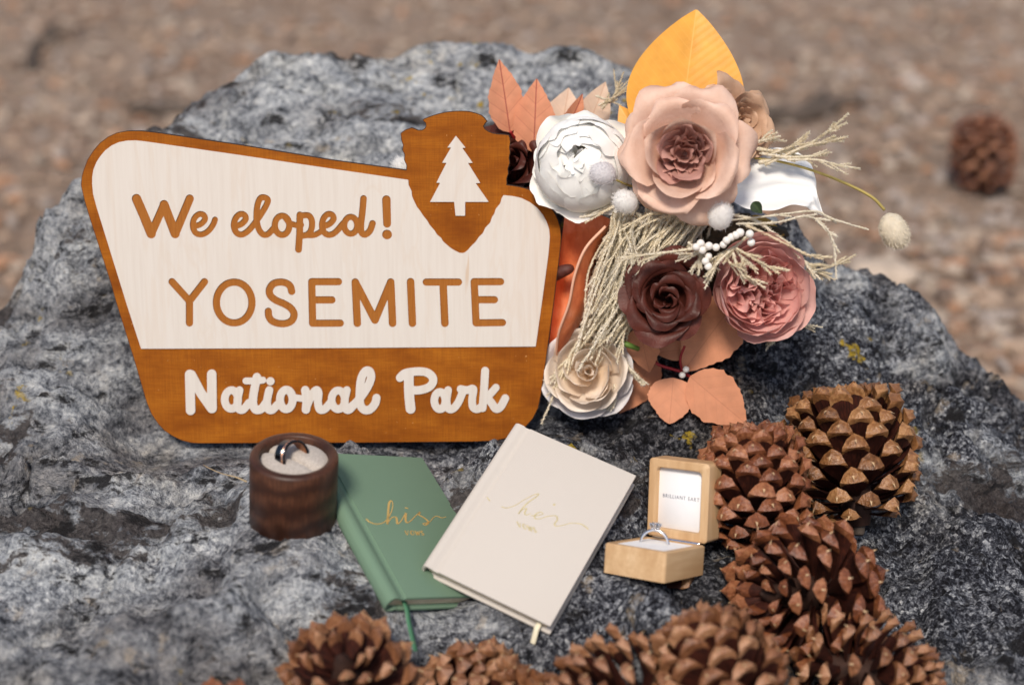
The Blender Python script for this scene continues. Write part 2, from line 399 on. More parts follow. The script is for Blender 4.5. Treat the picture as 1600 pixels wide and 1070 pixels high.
bark = simple('dead branch bark', (.085, .065, .052), .9, .35, 40, .6, 90)
def branch(label, a, b, r0, seed):
    r = np.random.default_rng(seed)
    P = crom([a + (b - a) * k + r.normal(0, .012, 3) * (0 < k < 1) for k in np.linspace(0, 1, 6)], 4)
    P[:, 2] = [ground_z(x, y) + r0 * .7 for x, y, _ in P]
    V, Fc = tube(P, np.linspace(r0, r0 * .55, len(P)) * (1 + .15 * r.normal(size=len(P))), 9)
    P2 = crom([P[9], P[9] + np.array([.05, .06, .02]), P[9] + np.array([.08, .14, .012])], 4)
    V, Fc = join([(V, Fc), tube(P2, np.linspace(r0 * .5, r0 * .2, len(P2)), 7)])
    tag(link('fallen_branch', make_mesh('fallen_branch', V, Fc, bark)), label, 'branch', 'dead branches on the ground')
gp = lambda px, py: onz(px, py, GROUND)
branch('dark dead branch lying on the ground right of the orange leaf', gp(1165, 205), gp(1345, 188), .026, 5)
branch('dark dead branch on the ground left of the boulder top', gp(385, 175), gp(200, 165), .022, 6)
branch('thin dead branch on the ground at the far left edge', gp(55, 110), gp(75, 60), .016, 8)
def stone(label, px, py, s, mat, seed):
    bm = bmesh.new(); bmesh.ops.create_icosphere(bm, subdivisions=4, radius=1)
    P = np.array([v.co[:] for v in bm.verts]); d = 1 + .3 * fbm(P * 1.1 + seed, 4); P = P * d[:, None] * np.array([1, .75, .45]) * s
    for v_, p_ in zip(bm.verts, P): v_.co = p_
    c = gp(px, py)
    tag(link('ground_stone', bm_mesh('ground_stone', bm, mat), loc=(c[0], c[1], ground_z(c[0], c[1]) + s * .1)), label, 'stone', 'stones on the ground behind the boulder')
stone('pale flat stone on the ground just beyond the boulder right shoulder', 1390, 425, .055, lm[4], 3)
stone('small grey stone on the ground under the background pine cone', 1420, 150, .04, lm[2], 9)

# ------------------------------------------------------------------ wooden sign: flat shapes from signed distances, then real thickness
SN = np.array([0, -math.cos(SIGN_TILT), math.sin(SIGN_TILT)])      # face normal
SU = np.array([1.0, 0, 0]); SV = np.array([0, math.sin(SIGN_TILT), math.cos(SIGN_TILT)])
SO = onz(560, 692, .002)                                            # foot of the sign on the ledge
def s_loc(px, py):
    r = ray(px, py); k = ((SO - CAM) @ SN) / (r @ SN); p = CAM + r * k - SO
    return (p @ SU, p @ SV)
STEP = .8; GX0, GY0 = 118.0, 168.0
NXs, NYs = int((890 - GX0) / STEP), int((702 - GY0) / STEP)
GXs = GX0 + STEP * np.arange(NXs); GYs = GY0 + STEP * np.arange(NYs)
PXs, PYs = np.meshgrid(GXs, GYs)
def sd_poly(pts):
    P = np.array(pts, float); d = np.full(PXs.shape, 1e9); s = np.zeros(PXs.shape, bool)
    for (x1, y1), (x2, y2) in zip(P, np.roll(P, -1, 0)):
        ex, ey = x2 - x1, y2 - y1; wx, wy = PXs - x1, PYs - y1
        h = np.clip((wx * ex + wy * ey) / (ex * ex + ey * ey + 1e-9), 0, 1)
        d = np.minimum(d, (wx - ex * h) ** 2 + (wy - ey * h) ** 2)
        c = (y1 > PYs) != (y2 > PYs)
        s ^= c & (PXs < (x2 - x1) * (PYs - y1) / (y2 - y1 + 1e-12) + x1)
    return np.where(s, -1, 1) * np.sqrt(d)
def sd_strokes(strokes):
    d = np.full(PXs.shape, 1e3)
    for P, R in strokes:
        for (x1, y1), (x2, y2), r1, r2 in zip(P[:-1], P[1:], R[:-1], R[1:]):
            m = 14 + max(r1, r2)
            i0 = max(0, int((min(x1, x2) - m - GX0) / STEP)); i1 = min(NXs, int((max(x1, x2) + m - GX0) / STEP) + 1)
            j0 = max(0, int((min(y1, y2) - m - GY0) / STEP)); j1 = min(NYs, int((max(y1, y2) + m - GY0) / STEP) + 1)
            if i0 >= i1 or j0 >= j1: continue
            qx, qy = PXs[j0:j1, i0:i1], PYs[j0:j1, i0:i1]; ex, ey = x2 - x1, y2 - y1
            h = np.clip(((qx - x1) * ex + (qy - y1) * ey) / (ex * ex + ey * ey + 1e-9), 0, 1)
            dd = np.hypot(qx - x1 - ex * h, qy - y1 - ey * h) - (r1 + (r2 - r1) * h)
            d[j0:j1, i0:i1] = np.minimum(d[j0:j1, i0:i1], dd)
    return d
def contours(D):
    D = D.copy(); D[0] = D[-1] = 50; D[:, 0] = D[:, -1] = 50; D[D == 0] = 1e-6
    s = D < 0; seg = {}
    jj, ii = np.nonzero((s[:-1, :-1] != s[1:, 1:]) | (s[:-1, 1:] != s[1:, :-1]) | (s[:-1, :-1] != s[:-1, 1:]))
    for j, i in zip(jj, ii):
        c = [(j, i), (j, i + 1), (j + 1, i + 1), (j + 1, i)]; v_ = [D[a] for a in c]; ed = []
        for k in range(4):
            a, b_ = v_[k], v_[(k + 1) % 4]
            if (a < 0) != (b_ < 0):
                key = tuple(sorted((c[k], c[(k + 1) % 4]))); ed.append((key, a < 0))
        if len(ed) == 2:
            st_ = [e for e, ins in ed if ins][0]; en = [e for e, ins in ed if not ins][0]; seg[st_] = en
        elif len(ed) == 4:
            ks = [e for e, _ in ed]; f = [ins for _, ins in ed]
            for k in range(4):
                if f[k]: seg[ks[k]] = ks[(k - 1) % 4]
    def pos(key):
        (a, b_), (c, d_) = key; fa, fb = D[a, b_], D[c, d_]; w = fa / (fa - fb)
        return (GX0 + STEP * (b_ + (d_ - b_) * w), GY0 + STEP * (a + (c - a) * w))
    loops = []
    while seg:
        k0 = next(iter(seg)); k = k0; L = []
        while k in seg: L.append(pos(k)); k = seg.pop(k)
        if len(L) > 8: loops.append(np.array(L))
    return loops
def simplify(L, tol=.10):
    out = [L[0]]; n_ = len(L); i = 0
    while i < n_ - 1:
        j = min(i + 10, n_ - 1)
        while j > i + 1:
            a, b_ = L[i], L[j]; e = b_ - a; ln = np.hypot(*e) + 1e-9
            d = np.abs((L[i + 1:j, 0] - a[0]) * e[1] - (L[i + 1:j, 1] - a[1]) * e[0]) / ln
            if d.max() < tol: break
            j -= 1
        out.append(L[j]); i = j
    return np.array(out)
def plate(name, loops, front, thick, mat, parent, to_local, label=None, bevel=0.0):
    """closed loops -> filled slab; front = height of its face above the base plane"""
    cu = bpy.data.curves.new(name, 'CURVE'); cu.dimensions = '2D'; cu.fill_mode = 'BOTH'; cu.extrude = thick / 2
    if bevel: cu.bevel_depth = bevel; cu.bevel_resolution = 1; cu.offset = -bevel; cu.extrude = thick / 2 - bevel
    for L in loops:
        L = simplify(L); sp = cu.splines.new('POLY'); sp.points.add(len(L) - 1); sp.use_cyclic_u = True
        co = np.zeros((len(L), 4)); co[:, :2] = [to_local(*p) for p in L]; co[:, 3] = 1
        sp.points.foreach_set('co', co.ravel())
    tmp = bpy.data.objects.new('tmp', cu); COL.objects.link(tmp)
    dg = bpy.context.evaluated_depsgraph_get(); me = bpy.data.meshes.new_from_object(tmp.evaluated_get(dg)); me.name = name
    bpy.data.objects.remove(tmp); bpy.data.curves.remove(cu)
    me.transform(Matrix.Translation((0, 0, front - thick / 2)))
    me.materials.clear(); me.materials.append(mat)
    return link(name, me, parent, label=label)

Z1 = lambda L: [(100 + x / 3.343, 160 + y / 3.343) for x, y in L]
Z2 = lambda L: [(480 + x / 3.343, 160 + y / 3.343) for x, y in L]
Z3 = lambda L: [(180 + x / 3.4526, 400 + y / 3.4526) for x, y in L]
Z4 = lambda L: [(520 + x / 3.4526, 400 + y / 3.4526) for x, y in L]
def stroke(P, r, r2=None, smooth=True):
    P = crom(P, 7) if smooth and len(P) > 2 else np.array(P, float)
    return (P, np.linspace(r, r if r2 is None else r2, len(P)))
def ell(c, rx, ry, r, a0=0, a1=6.2832, Zf=None):
    th = np.linspace(a0, a1, 40)
    P = Zf([(c[0] + rx * math.cos(k), c[1] + ry * math.sin(k)) for k in th])
    return (np.array(P), np.full(40, r))
outer = [(126,290),(127,277),(130,266),(136,250),(145,236),(155,224),(168,214),(182,207.5),(199,204.3),(218,204.2),(240,206.3),(380,227),(520,250),(634,265.5),(700,275),(760,284),(792,288.6),(812,291.6),(825,295),(837,301),(848,309),(858,319.5),(866,331),(872,343),(876,356),(877.5,369),(876.5,384),(874,405),(866,469.5),(858,530),(850,588),(846,615),(841.5,637),(833,654),(821,667.5),(806,678),(791,685),(775,688.8),(740,690.3),(560,692),(420,692.6),(310,693),(299,692.3),(284,688.5),(270,682),(257,673.5),(246.6,662.5),(236,647),(228,627),(209,562),(180,469.5),(173,444),(139,339),(131,312)]
inner = [(144.5,287),(144.8,276),(146.5,265),(151,254),(157,244.5),(165,235),(175,227.5),(186,222.5),(199,220),(212,219.6),(226,221),(380,243.2),(520,264),(640,281.5),(720,294),(786,305),(802,306.5),(815,309.6),(828,316),(839,324.5),(848,335),(854,346),(858,358),(859,370),(858,385),(856.5,400),(847,470),(837,541),(700,542),(500,543.5),(221,544.5),(200,480),(151,322),(146,303)]
arrow = Z2([(610,85),(655,68),(700,55),(740,48),(780,45),(820,45),(850,47),(885,57),(910,66),(926,80),(942,100),(930,112),(922,126),(930,140),(945,150),(968,160),(990,164),(1025,166),(1054,170),(1060,186),(1063,210),(1058,235),(1062,262),(1056,290),(1060,318),(1050,345),(1052,372),(1043,400),(1045,425),(1034,450),(1030,475),(1016,500),(1008,528),(985,556),(978,580),(965,600),(956,628),(930,655),(918,682),(895,705),(880,728),(855,752),(840,770),(826,782),(812,787),(795,785),(770,773),(745,757),(710,726),(700,708),(678,690),(665,668),(640,640),(628,618),(605,590),(590,566),(575,548),(560,518),(548,490),(545,462),(530,432),(528,400),(516,360),(518,330),(505,300),(508,275),(496,250),(500,225),(490,195),(487,162),(510,144),(545,131),(560,136),(580,145),(600,144),(612,137),(619,125),(618,110),(604,98),(603,90)])
tree = Z2([(777,175),(828,238),(810,238),(865,317),(840,317),(905,422),(880,422),(948,520),(825,520),(825,592),(775,592),(768,520),(642,520),(695,420),(675,420),(728,316),(705,316),(752,236),(733,236)])
H5 = 5.75
yos = {
 'Y': [stroke(Z3([(308,138),(402,242)]), H5, smooth=False), stroke(Z3([(483,138),(402,242)]), H5, smooth=False), stroke(Z3([(402,242),(402,360)]), H5, smooth=False)],
 'O': [ell((643,250), 96, 110, H5, Zf=Z3)],
 'S': [stroke(Z3([(953,190),(945,162),(922,145),(888,140),(853,150),(833,180),(838,212),(868,238),(910,256),(948,280),(966,312),(955,345),(925,362),(885,363),(848,350),(830,325),(827,297)]), H5)],
 'E1': [stroke(Z3([(1205,138),(1061,138),(1066,362),(1215,361)]), H5, smooth=False), stroke(Z3([(1064,236),(1170,236)]), H5, smooth=False)],
 'M': [stroke(Z4([(133,362),(122,140),(228,345),(313,140),(323,362)]), H5 + .2, smooth=False)],
 'I': [stroke(Z4([(420,138),(430,362)]), H5 + .2, smooth=False)],
 'T': [stroke(Z4([(505,140),(678,140)]), H5, smooth=False), stroke(Z4([(595,140),(605,362)]), H5 + .2, smooth=False)],
 'E2': [stroke(Z4([(905,138),(763,138),(773,360),(915,358)]), H5, smooth=False), stroke(Z4([(768,235),(872,235)]), H5, smooth=False)]}
we = {
 'We': [stroke(Z1([(380,503),(418,590),(457,686)]), 7.4, smooth=False), stroke(Z1([(457,686),(524,534)]), 6.4, smooth=False), stroke(Z1([(524,534),(582,686)]), 7.2, smooth=False), stroke(Z1([(582,686),(658,503)]), 6.6, smooth=False),
        stroke(Z1([(678,648),(715,636),(738,610),(730,588),(706,584),(682,606),(674,645),(688,680),(718,690),(752,674),(778,642),(790,612)]), 4.7)],
 'eloped': [stroke(Z1([(890,648),(926,636),(950,610),(943,588),(920,584),(897,606),(888,645),(902,680),(930,690),(966,668),(1005,620),(1045,560),(1066,515),(1052,498),(1028,500),(1012,535),(1006,600),(1016,655),(1038,688),(1066,688),(1098,655)]), 4.9),
            ell((1140,642), 38, 50, 5.0, Zf=Z1), stroke(Z1([(1150,594),(1178,628),(1215,642),(1240,640)]), 4.6), stroke(Z1([(1233,588),(1232,680),(1226,768)]), 5.4, smooth=False),
            stroke(Z1([(1233,592),(1275,590),(1294,612),(1296,648),(1285,678),(1262,694),(1238,694)]), 4.9), stroke(Z1([(1262,694),(1310,692),(1352,668)]), 4.6),
            stroke(Z2([(80,648),(115,636),(138,610),(131,588),(108,584),(86,606),(78,645),(90,680),(118,692),(150,676),(190,630)]), 4.9),
            ell((228,642), 34, 44, 4.9, Zf=Z2), stroke(Z2([(295,502),(288,580),(281,640),(284,678),(303,690),(328,670),(342,632)]), 5.2)],
 'bang': [stroke(Z2([(414,508),(418,634)]), 6.7, 6.2, smooth=False), stroke(Z2([(417,690),(418,690)]), 7.6, smooth=False)]}
nat = {
 'National': [stroke(Z3([(403,637),(408,830)]), 7.4, smooth=False), stroke(Z3([(412,640),(462,735),(522,820)]), 7.4, smooth=False), stroke(Z3([(522,636),(524,820)]), 7.4, smooth=False),
              ell((628,772), 36, 50, 6.0, Zf=Z3), stroke(Z3([(672,722),(660,780),(668,822),(692,826),(722,790)]), 6.0),
              stroke(Z3([(765,652),(748,740),(744,795),(760,826),(790,822),(815,790)]), 6.6), stroke(Z3([(706,672),(755,672),(798,668)]), 5.2),
              stroke(Z3([(832,722),(820,780),(826,822),(848,828),(876,800)]), 6.2), stroke(Z3([(838,674),(839,674)]), 6.3, smooth=False),
              ell((924,772), 34, 52, 6.2, Zf=Z3), stroke(Z3([(940,722),(965,758),(1015,768)]), 5.0),
              stroke(Z3([(1026,722),(1034,770),(1030,826)]), 6.6), stroke(Z3([(1034,810),(1058,752),(1084,722),(1098,738),(1094,785),(1104,824),(1130,824),(1162,790)]), 6.2),
              ell((1204,774), 36, 50, 6.0, Zf=Z3), stroke(Z3([(1250,722),(1238,780),(1244,822),(1266,826),(1300,786)]), 6.0),
              stroke(Z4([(80,826),(125,790),(178,722),(206,660),(200,622),(176,620),(154,660),(146,730),(148,795),(168,826),(200,826),(228,795),(236,764)]), 6.4)],
 'Park': [stroke(Z4([(410,636),(412,740),(420,822)]), 7.6), stroke(Z4([(363,655),(388,632),(440,622),(500,624),(536,648),(540,680),(515,708),(468,722),(430,722)]), 6.4),
          ell((578,778), 30, 46, 6.0, Zf=Z4), stroke(Z4([(622,722),(614,780),(624,820),(648,822),(676,790),(700,735)]), 6.0), stroke(Z4([(690,716),(725,722),(758,716),(752,770),(756,812),(780,824),(808,806)]), 6.0),
          stroke(Z4([(822,618),(816,720),(808,818)]), 6.2), stroke(Z4([(812,775),(850,742),(880,708)]), 5.8), stroke(Z4([(830,758),(856,790),(880,822),(906,810),(930,766)]), 6.2)]}
d_out = np.minimum(sd_poly(outer), sd_poly(arrow)); d_arrow = sd_poly(arrow); d_tree = sd_poly(tree)
d_in = np.maximum(sd_poly(inner), -d_arrow)
D_let = {k: sd_strokes(s) for k, s in list(we.items()) + list(yos.items())}
d_all = np.minimum.reduce(list(D_let.values()))
d_cream = np.maximum(d_in, -d_all)

t = NT('stained birch'); v = t.coord('Object')
big = t.noise(t.coord('Object', (1, 2.2, 1)), 22, 3); stv = t.noise(t.coord('Object', (1, .04, 1)), 900, 3); sth = t.noise(t.coord('Object', (.05, 1, 1)), 1300, 2)
col = t.ramp(big, [(.28, (.20, .050, .003)), (.5, (.31, .092, .006)), (.72, (.40, .132, .010))])
col = t.mix(t.math('MULTIPLY', t.ramp(t.math('MULTIPLY', t.math('ADD', stv, sth), .5), [(.40, 1.0), (.6, 0.0)]), .42), col, (.16, .040, .004))
spk = t.noise(v, 420, 2, .5); col = t.mix(t.ramp(spk, [(.735, 0.0), (.76, .6)]), col, (.62, .33, .12))
band = t.noise(t.coord('Object', (.03, 1, 1)), 75, 3); col = t.mix(t.ramp(band, [(.55, 0.0), (.7, .28)]), col, (.20, .05, .005))
t.set(color=col, rough=.7, spec=.12); t.bump(t.math('ADD', stv, sth), .25, .0004)
stain = t.m
t = NT('bare birch'); v = t.coord('Object')
g1 = t.noise(t.coord('Object', (1, .035, 1)), 520, 4, .6); g2 = t.noise(t.coord('Object', (1, .16, 1)), 30, 4, .6, .8)
col = t.ramp(g1, [(.30, (.595, .54, .485)), (.55, (.625, .575, .522)), (.75, (.635, .59, .54))])
col = t.mix(t.ramp(g2, [(.50, 0.0), (.53, .28), (.56, 0.0)]), col, (.58, .48, .39))
flk = t.noise(t.coord('Object', (1, .07, 1)), 160, 2); col = t.mix(t.ramp(flk, [(.73, 0.0), (.77, .5)]), col, (.50, .32, .18))
t.set(color=col, rough=.6, spec=.3)
birch = t.m
edge_m = simple('charred cut edge', (.030, .015, .008), .8, .3, 200)
t = NT('engraved stain'); v = t.coord('Object')
st2 = t.noise(t.coord('Object', (1, .06, 1)), 900, 2); col = t.ramp(st2, [(.30, (.285, .092, .010)), (.7, (.345, .122, .017))])
t.set(color=col, rough=.7, spec=.25); engr = t.m

sign_rot = Matrix((SU, SV, SN)).transposed().to_quaternion()
sign = thing('wooden_sign', 'arrow-topped brown and cream wooden elopement sign leaning on the boulder', 'sign', SO, rot=sign_rot)
lo = contours(d_out)
plate('edge_rim', lo, -.0006, .0052, edge_m, sign, s_loc, 'dark laser-cut plywood edge')
plate('board', contours(d_out + 1.1), .0, .0012, stain, sign, s_loc, 'brown stained face of the sign')
plate('cream_panel', contours(d_cream), .0009, .0008, birch, sign, s_loc, 'bare cream birch panel with cut-out lettering')
plate('tree_emblem', contours(d_tree), .0009, .0008, birch, sign, s_loc, 'cream pine tree inside the arrowhead')
for k, D in D_let.items():
    nm = {'We': 'script_word', 'eloped': 'script_word', 'bang': 'exclamation_mark'}.get(k, 'letter')
    plate(nm, contours(np.maximum(D, d_in) + .25), .00015, .0001, engr, sign, s_loc)
for k, s_ in nat.items():
    plate('script_word', contours(sd_strokes(s_)), .0009, .0008, birch, sign, s_loc, 'raised cream script on the brown band')
# ------------------------------------------------------------------ rounded boxes and small builders
def rbox(sx, sy, sz, bev, seg=3, centre=(0, 0, 0)):
    bm = bmesh.new(); bmesh.ops.create_cube(bm, size=1)
    for v_ in bm.verts: v_.co = (v_.co.x * sx + centre[0], v_.co.y * sy + centre[1], v_.co.z * sz + centre[2])
    if bev: bmesh.ops.bevel(bm, geom=bm.edges[:], offset=bev, segments=seg, affect='EDGES', profile=.6)
    return bm
def rrect(w, h, r, n=7):
    L = []
    for cx, cy, a0 in ((w/2-r, h/2-r, 0), (-w/2+r, h/2-r, 90), (-w/2+r, -h/2+r, 180), (w/2-r, -h/2+r, 270)):
        for k in range(n):
            a_ = math.radians(a0 + 90 * k / (n - 1)); L.append((cx + r * math.cos(a_), cy + r * math.sin(a_)))
    return np.array(L)
def ringframe(out, inn, z0, z1, bev=.0012):
    """tube wall between two outlines with the same point count, bevelled on top, closed"""
    n_ = len(out); o2 = out * (1 - bev / np.abs(out).max()); i2 = inn * (1 + bev * .7 / np.abs(inn).max())
    rows = [np.c_[inn, np.full(n_, z0)], np.c_[out, np.full(n_, z0)], np.c_[out, np.full(n_, z1 - bev)], np.c_[o2, np.full(n_, z1)], np.c_[i2, np.full(n_, z1)], np.c_[inn, np.full(n_, z1 - bev * .7)]]
    V = np.vstack(rows); Fc = []
    for r_ in range(6):
        for k in range(n_):
            k2 = (k + 1) % n_; a_, b_ = r_ * n_, ((r_ + 1) % 6) * n_
            Fc.append((a_ + k, a_ + k2, b_ + k2, b_ + k))
    return V, Fc
def flat_mesh_smooth(me, ang=35):
    me.set_sharp_from_angle(angle=math.radians(ang)); return me

def cloth(name, c, var=.10):
    t = NT(name); v = t.coord('Object')
    w1 = t.node('ShaderNodeTexWave', {'Vector': v, 'Scale': 330.0, 'Distortion': 2.0, 'Detail': 2.0, 'Detail Scale': 3.0}, bands_direction='X').outputs['Fac']
    w2 = t.node('ShaderNodeTexWave', {'Vector': v, 'Scale': 330.0, 'Distortion': 2.0, 'Detail': 2.0, 'Detail Scale': 3.0}, bands_direction='Y').outputs['Fac']
    w = t.math('MULTIPLY', t.math('ADD', w1, w2), .5); nz = t.noise(v, 60, 4)
    col = t.mix(t.math('MULTIPLY', w, .35), c, tuple(k * (1 - var * 2.2) for k in c)); col = t.mix(t.ramp(nz, [(.3, .25), (.7, 0.0)]), col, tuple(k * (1 - var) for k in c))
    t.set(color=col, rough=.9, spec=.12); t.bump(w, .35, .0003); return t.m
gold = simple('gold foil', (.80, .60, .22), .38, .15, 300, metal=.65)
gold2 = simple('pale gold foil', (.72, .62, .36), .4, .12, 300, metal=.5)
paper = NT('page edges'); pv = paper.coord('Object', (.05, .05, 1)); paper.set(color=paper.ramp(paper.noise(pv, 2200, 2), [(.35, (.50, .40, .26)), (.6, (.80, .70, .52))]), rough=.9); paper = paper.m

def ribbon_strokes(strokes, z, th=.00018, rise=.0):
    """thin foil strokes: each a flat rounded bar with its own width"""
    parts = []
    for P, R in strokes:
        P = np.array(P); T = np.gradient(P, axis=0); T /= np.linalg.norm(T, axis=1)[:, None] + 1e-9; Nn = np.c_[-T[:, 1], T[:, 0]]
        V = []; n_ = len(P); Fc = []
        for i in range(n_):
            a_ = P[i] + Nn[i] * R[i]; b_ = P[i] - Nn[i] * R[i]
            V += [(a_[0], a_[1], z), (a_[0], a_[1], z + th), (b_[0], b_[1], z + th), (b_[0], b_[1], z)]
        for i in range(n_ - 1):
            o = 4 * i
            for k in range(4): Fc.append((o + k, o + (k + 1) % 4, o + 4 + (k + 1) % 4, o + 4 + k))
        Fc += [(0, 1, 2, 3), (4*n_-4, 4*n_-1, 4*n_-2, 4*n_-3)]; parts.append((V, Fc))
    return join(parts)

def book(name, label, W, Hh, T, M_, P_, mat_c, mat_rib, words, sub, ribx, rib_len, rib_side):
    th = .0022
    root = thing(name, label, 'book', P_, 'vow books', rot=to_quat(M_))
    # covers (top face is z=0)
    def cover(nm, z):
        bm = rbox(W - .0115, Hh, th, .0008, 2, (.0115 / 2, 0, z - th / 2)); return link(nm, flat_mesh_smooth(bm_mesh(nm, bm, mat_c)), root)
    cover('front_cover', 0); cover('back_cover', -T + th)
    # hinge gutter and rounded spine in one skin
    prof = [(-W/2 + .0125, -.0003), (-W/2 + .0110, -.0012), (-W/2 + .0085, -.0013), (-W/2 + .0068, -.0002), (-W/2 + .0030, .0001), (-W/2 + .0009, -.0012), (-W/2, -.0035), (-W/2 - .0003, -T/2), (-W/2, -T + .0035), (-W/2 + .0009, -T + .0012), (-W/2 + .0030, -T - .0001), (-W/2 + .0068, -T + .0002), (-W/2 + .0085, -T + .0013), (-W/2 + .0125, -T + .0003)]
    inn = [(x + .0014 if i > 4 and i < 9 else x, z + (-.0012 if z > -T/2 else .0012)) for i, (x, z) in enumerate(prof)]
    n_ = len(prof); V = []; Fc = []
    ys = [-Hh/2, -Hh/2 + .0006, Hh/2 - .0006, Hh/2]
    for y in ys:
        V += [(x, y, z) for x, z in prof] + [(x, y, z) for x, z in inn]
    m_ = 2 * n_
    loop = list(range(n_)) + list(range(2 * n_ - 1, n_ - 1, -1))
    for s_ in range(3):
        for k in range(m_):
            a_, b_ = loop[k], loop[(k + 1) % m_]; Fc.append((s_*m_ + a_, s_*m_ + b_, (s_+1)*m_ + b_, (s_+1)*m_ + a_))
    for s_ in (0, 3):
        for k in range(n_ - 1): Fc.append((s_*m_ + k, s_*m_ + k + 1, s_*m_ + n_ + k + 1, s_*m_ + n_ + k))
    link('spine', flat_mesh_smooth(make_mesh('spine', V, Fc, mat_c), 50), root)
    pg = rbox(W - .0065, Hh - .006, T - 2 * th - .0002, .0004, 1, (-.0004, 0, -T/2)); link('page_block', flat_mesh_smooth(bm_mesh('page_block', pg, paper)), root)
    # ribbon marker
    pts = crom([(ribx, -Hh/2 + .012, -T/2), (ribx, -Hh/2 - .001, -T/2), (ribx + rib_side * .3, -Hh/2 - rib_len * .4, -T/2 - rib_len * .12), (ribx + rib_side, -Hh/2 - rib_len, -T - .001)], 8)
    V = []; 
    for x, y, z in pts: V += [(x - .0017, y, z), (x + .0017, y, z + .0002), (x + .0017, y, z - .0001), (x - .0017, y, z - .0003)]
    Fc = [(4*i + k, 4*i + (k+1) % 4, 4*i + 4 + (k+1) % 4, 4*i + 4 + k) for i in range(len(pts) - 1) for k in range(4)]
    link('ribbon_marker', make_mesh('ribbon_marker', V, Fc, mat_rib), root)
    return root
def book_local(M_, P_):
    n_ = M_[:, 2]
    def f(px, py):
        r = ray(px, py); k = ((P_ - CAM) @ n_) / (r @ n_); p = CAM + r * k - P_
        return np.array([p @ M_[:, 0], p @ M_[:, 1]])
    return f
green_c = cloth('green linen', (.16, .25, .175)); green_r = simple('green ribbon', (.07, .20, .11), .5, .1, 200)
cream_c = cloth('cream linen', (.575, .53, .48), .05); cream_r = simple('cream ribbon', (.85, .78, .58), .5, .08, 200)
his = book('green_vow_book', 'green linen vow book lettered his, under the cream book', HIS_W, HIS_H, HIS_T, HIS_M, HIS_P, green_c, green_r, None, None, -HIS_W/2 + .014, .030, -.004)
her = book('cream_vow_book', 'cream linen vow book lettered her, lying on the green book', HER_W, HER_H, HER_T, HER_M, HER_P, cream_c, cream_r, None, None, HER_W/2 - .008, .009, .001)
def foil(parent, M_, P_, px_strokes, wpx, mat, name, label):
    f = book_local(M_, P_); S_ = []
    for P, w0 in px_strokes:
        Q = crom(P, 8) if len(P) > 2 else np.array(P, float)
        L = np.array([f(*p) for p in Q]); T = np.gradient(Q, axis=0)
        heavy = np.clip(T[:, 1] / (np.hypot(T[:, 0], T[:, 1]) + 1e-9), 0, 1)
        S_.append((L, (wpx * (.55 + .75 * heavy) * w0) * .00041 / 2))
    V, Fc = ribbon_strokes(S_, .00005)
    link(name, make_mesh(name, V, Fc, mat, smooth=False), parent, label=label)
ZB = lambda L: [(360 + x / 3.0575, 660 + y / 3.0575) for x, y in L]
ZC = lambda L: [(640 + x / 2.892, 640 + y / 2.892) for x, y in L]
foil(his, HIS_M, HIS_P, [(ZB([(648,460),(665,475),(700,485),(735,475),(762,440),(775,400),(770,374),(758,385),(754,420),(752,455),(748,485)]), 1), (ZB([(750,480),(770,455),(790,452),(795,470),(798,484),(815,470),(832,440)]), 1), (ZB([(838,432),(836,460),(842,478),(860,470),(885,445),(905,428)]), 1), (ZB([(840,406),(842,411)]), 1.6),
      (ZB([(905,428),(900,440),(925,455),(945,475),(930,490),(918,482)]), 1), (ZB([(918,482),(950,475),(968,455),(985,447),(1010,455),(1030,450)]), .8)], 2.9, gold, 'foil_word', 'gold script word his')
foil(her, HER_M, HER_P, [(ZC([(350,395),(362,412)]), .6), (ZC([(415,438),(440,443),(480,430),(520,405),(560,385),(582,380),(570,395),(540,415),(510,445),(492,470)]), .8), (ZC([(492,470),(512,450),(528,446),(520,465),(528,475),(548,468)]), .8),
      (ZC([(548,478),(575,478),(602,470),(592,462),(570,472),(566,490),(590,492),(620,482),(645,478)]), .8), (ZC([(652,425),(655,432)]), 1.2), (ZC([(645,478),(662,480),(668,496),(655,515),(662,525),(690,522),(730,512),(770,515),(790,525),(808,540)]), .8)], 2.4, gold2, 'foil_word', 'pale gold script word her')
def caps(word, p0, p1, h, px_w):
    """letters V O W S in capitals along a baseline given in pixels of the photograph; slanted with the book"""
    G = {'V': [[(0,1),(.4,0),(.8,1)]], 'O': [[(.45+.4*math.cos(a),.5+.5*math.sin(a)) for a in np.linspace(0,6.283,14)]], 'W': [[(0,1),(.25,0),(.5,.8),(.75,0),(1,1)]],
         'S': [[(.62,.85),(.35,1),(.08,.8),(.2,.58),(.5,.45),(.64,.22),(.35,0),(.05,.15)]]}
    p0 = np.array(p0, float); e = (np.array(p1, float) - p0); u = e / len(word); dn = np.array(h, float); out = []
    for i, ch in enumerate(word):
        for L in G[ch]: out.append(([tuple(p0 + u * (i + x * .78) + dn * y) for x, y in L], 1))
    return out
foil(his, HIS_M, HIS_P, caps('VOWS', ZB([(838,536)])[0], ZB([(936,538)])[0], (-1.5, -6.5), 2), 1.9, gold, 'foil_word', 'gold capitals VOWS')
foil(her, HER_M, HER_P, caps('VOWS', ZC([(492,528)])[0], ZC([(585,560)])[0], (-2.5, -8.0), 2), 1.7, gold2, 'foil_word', 'pale gold capitals VOWS')

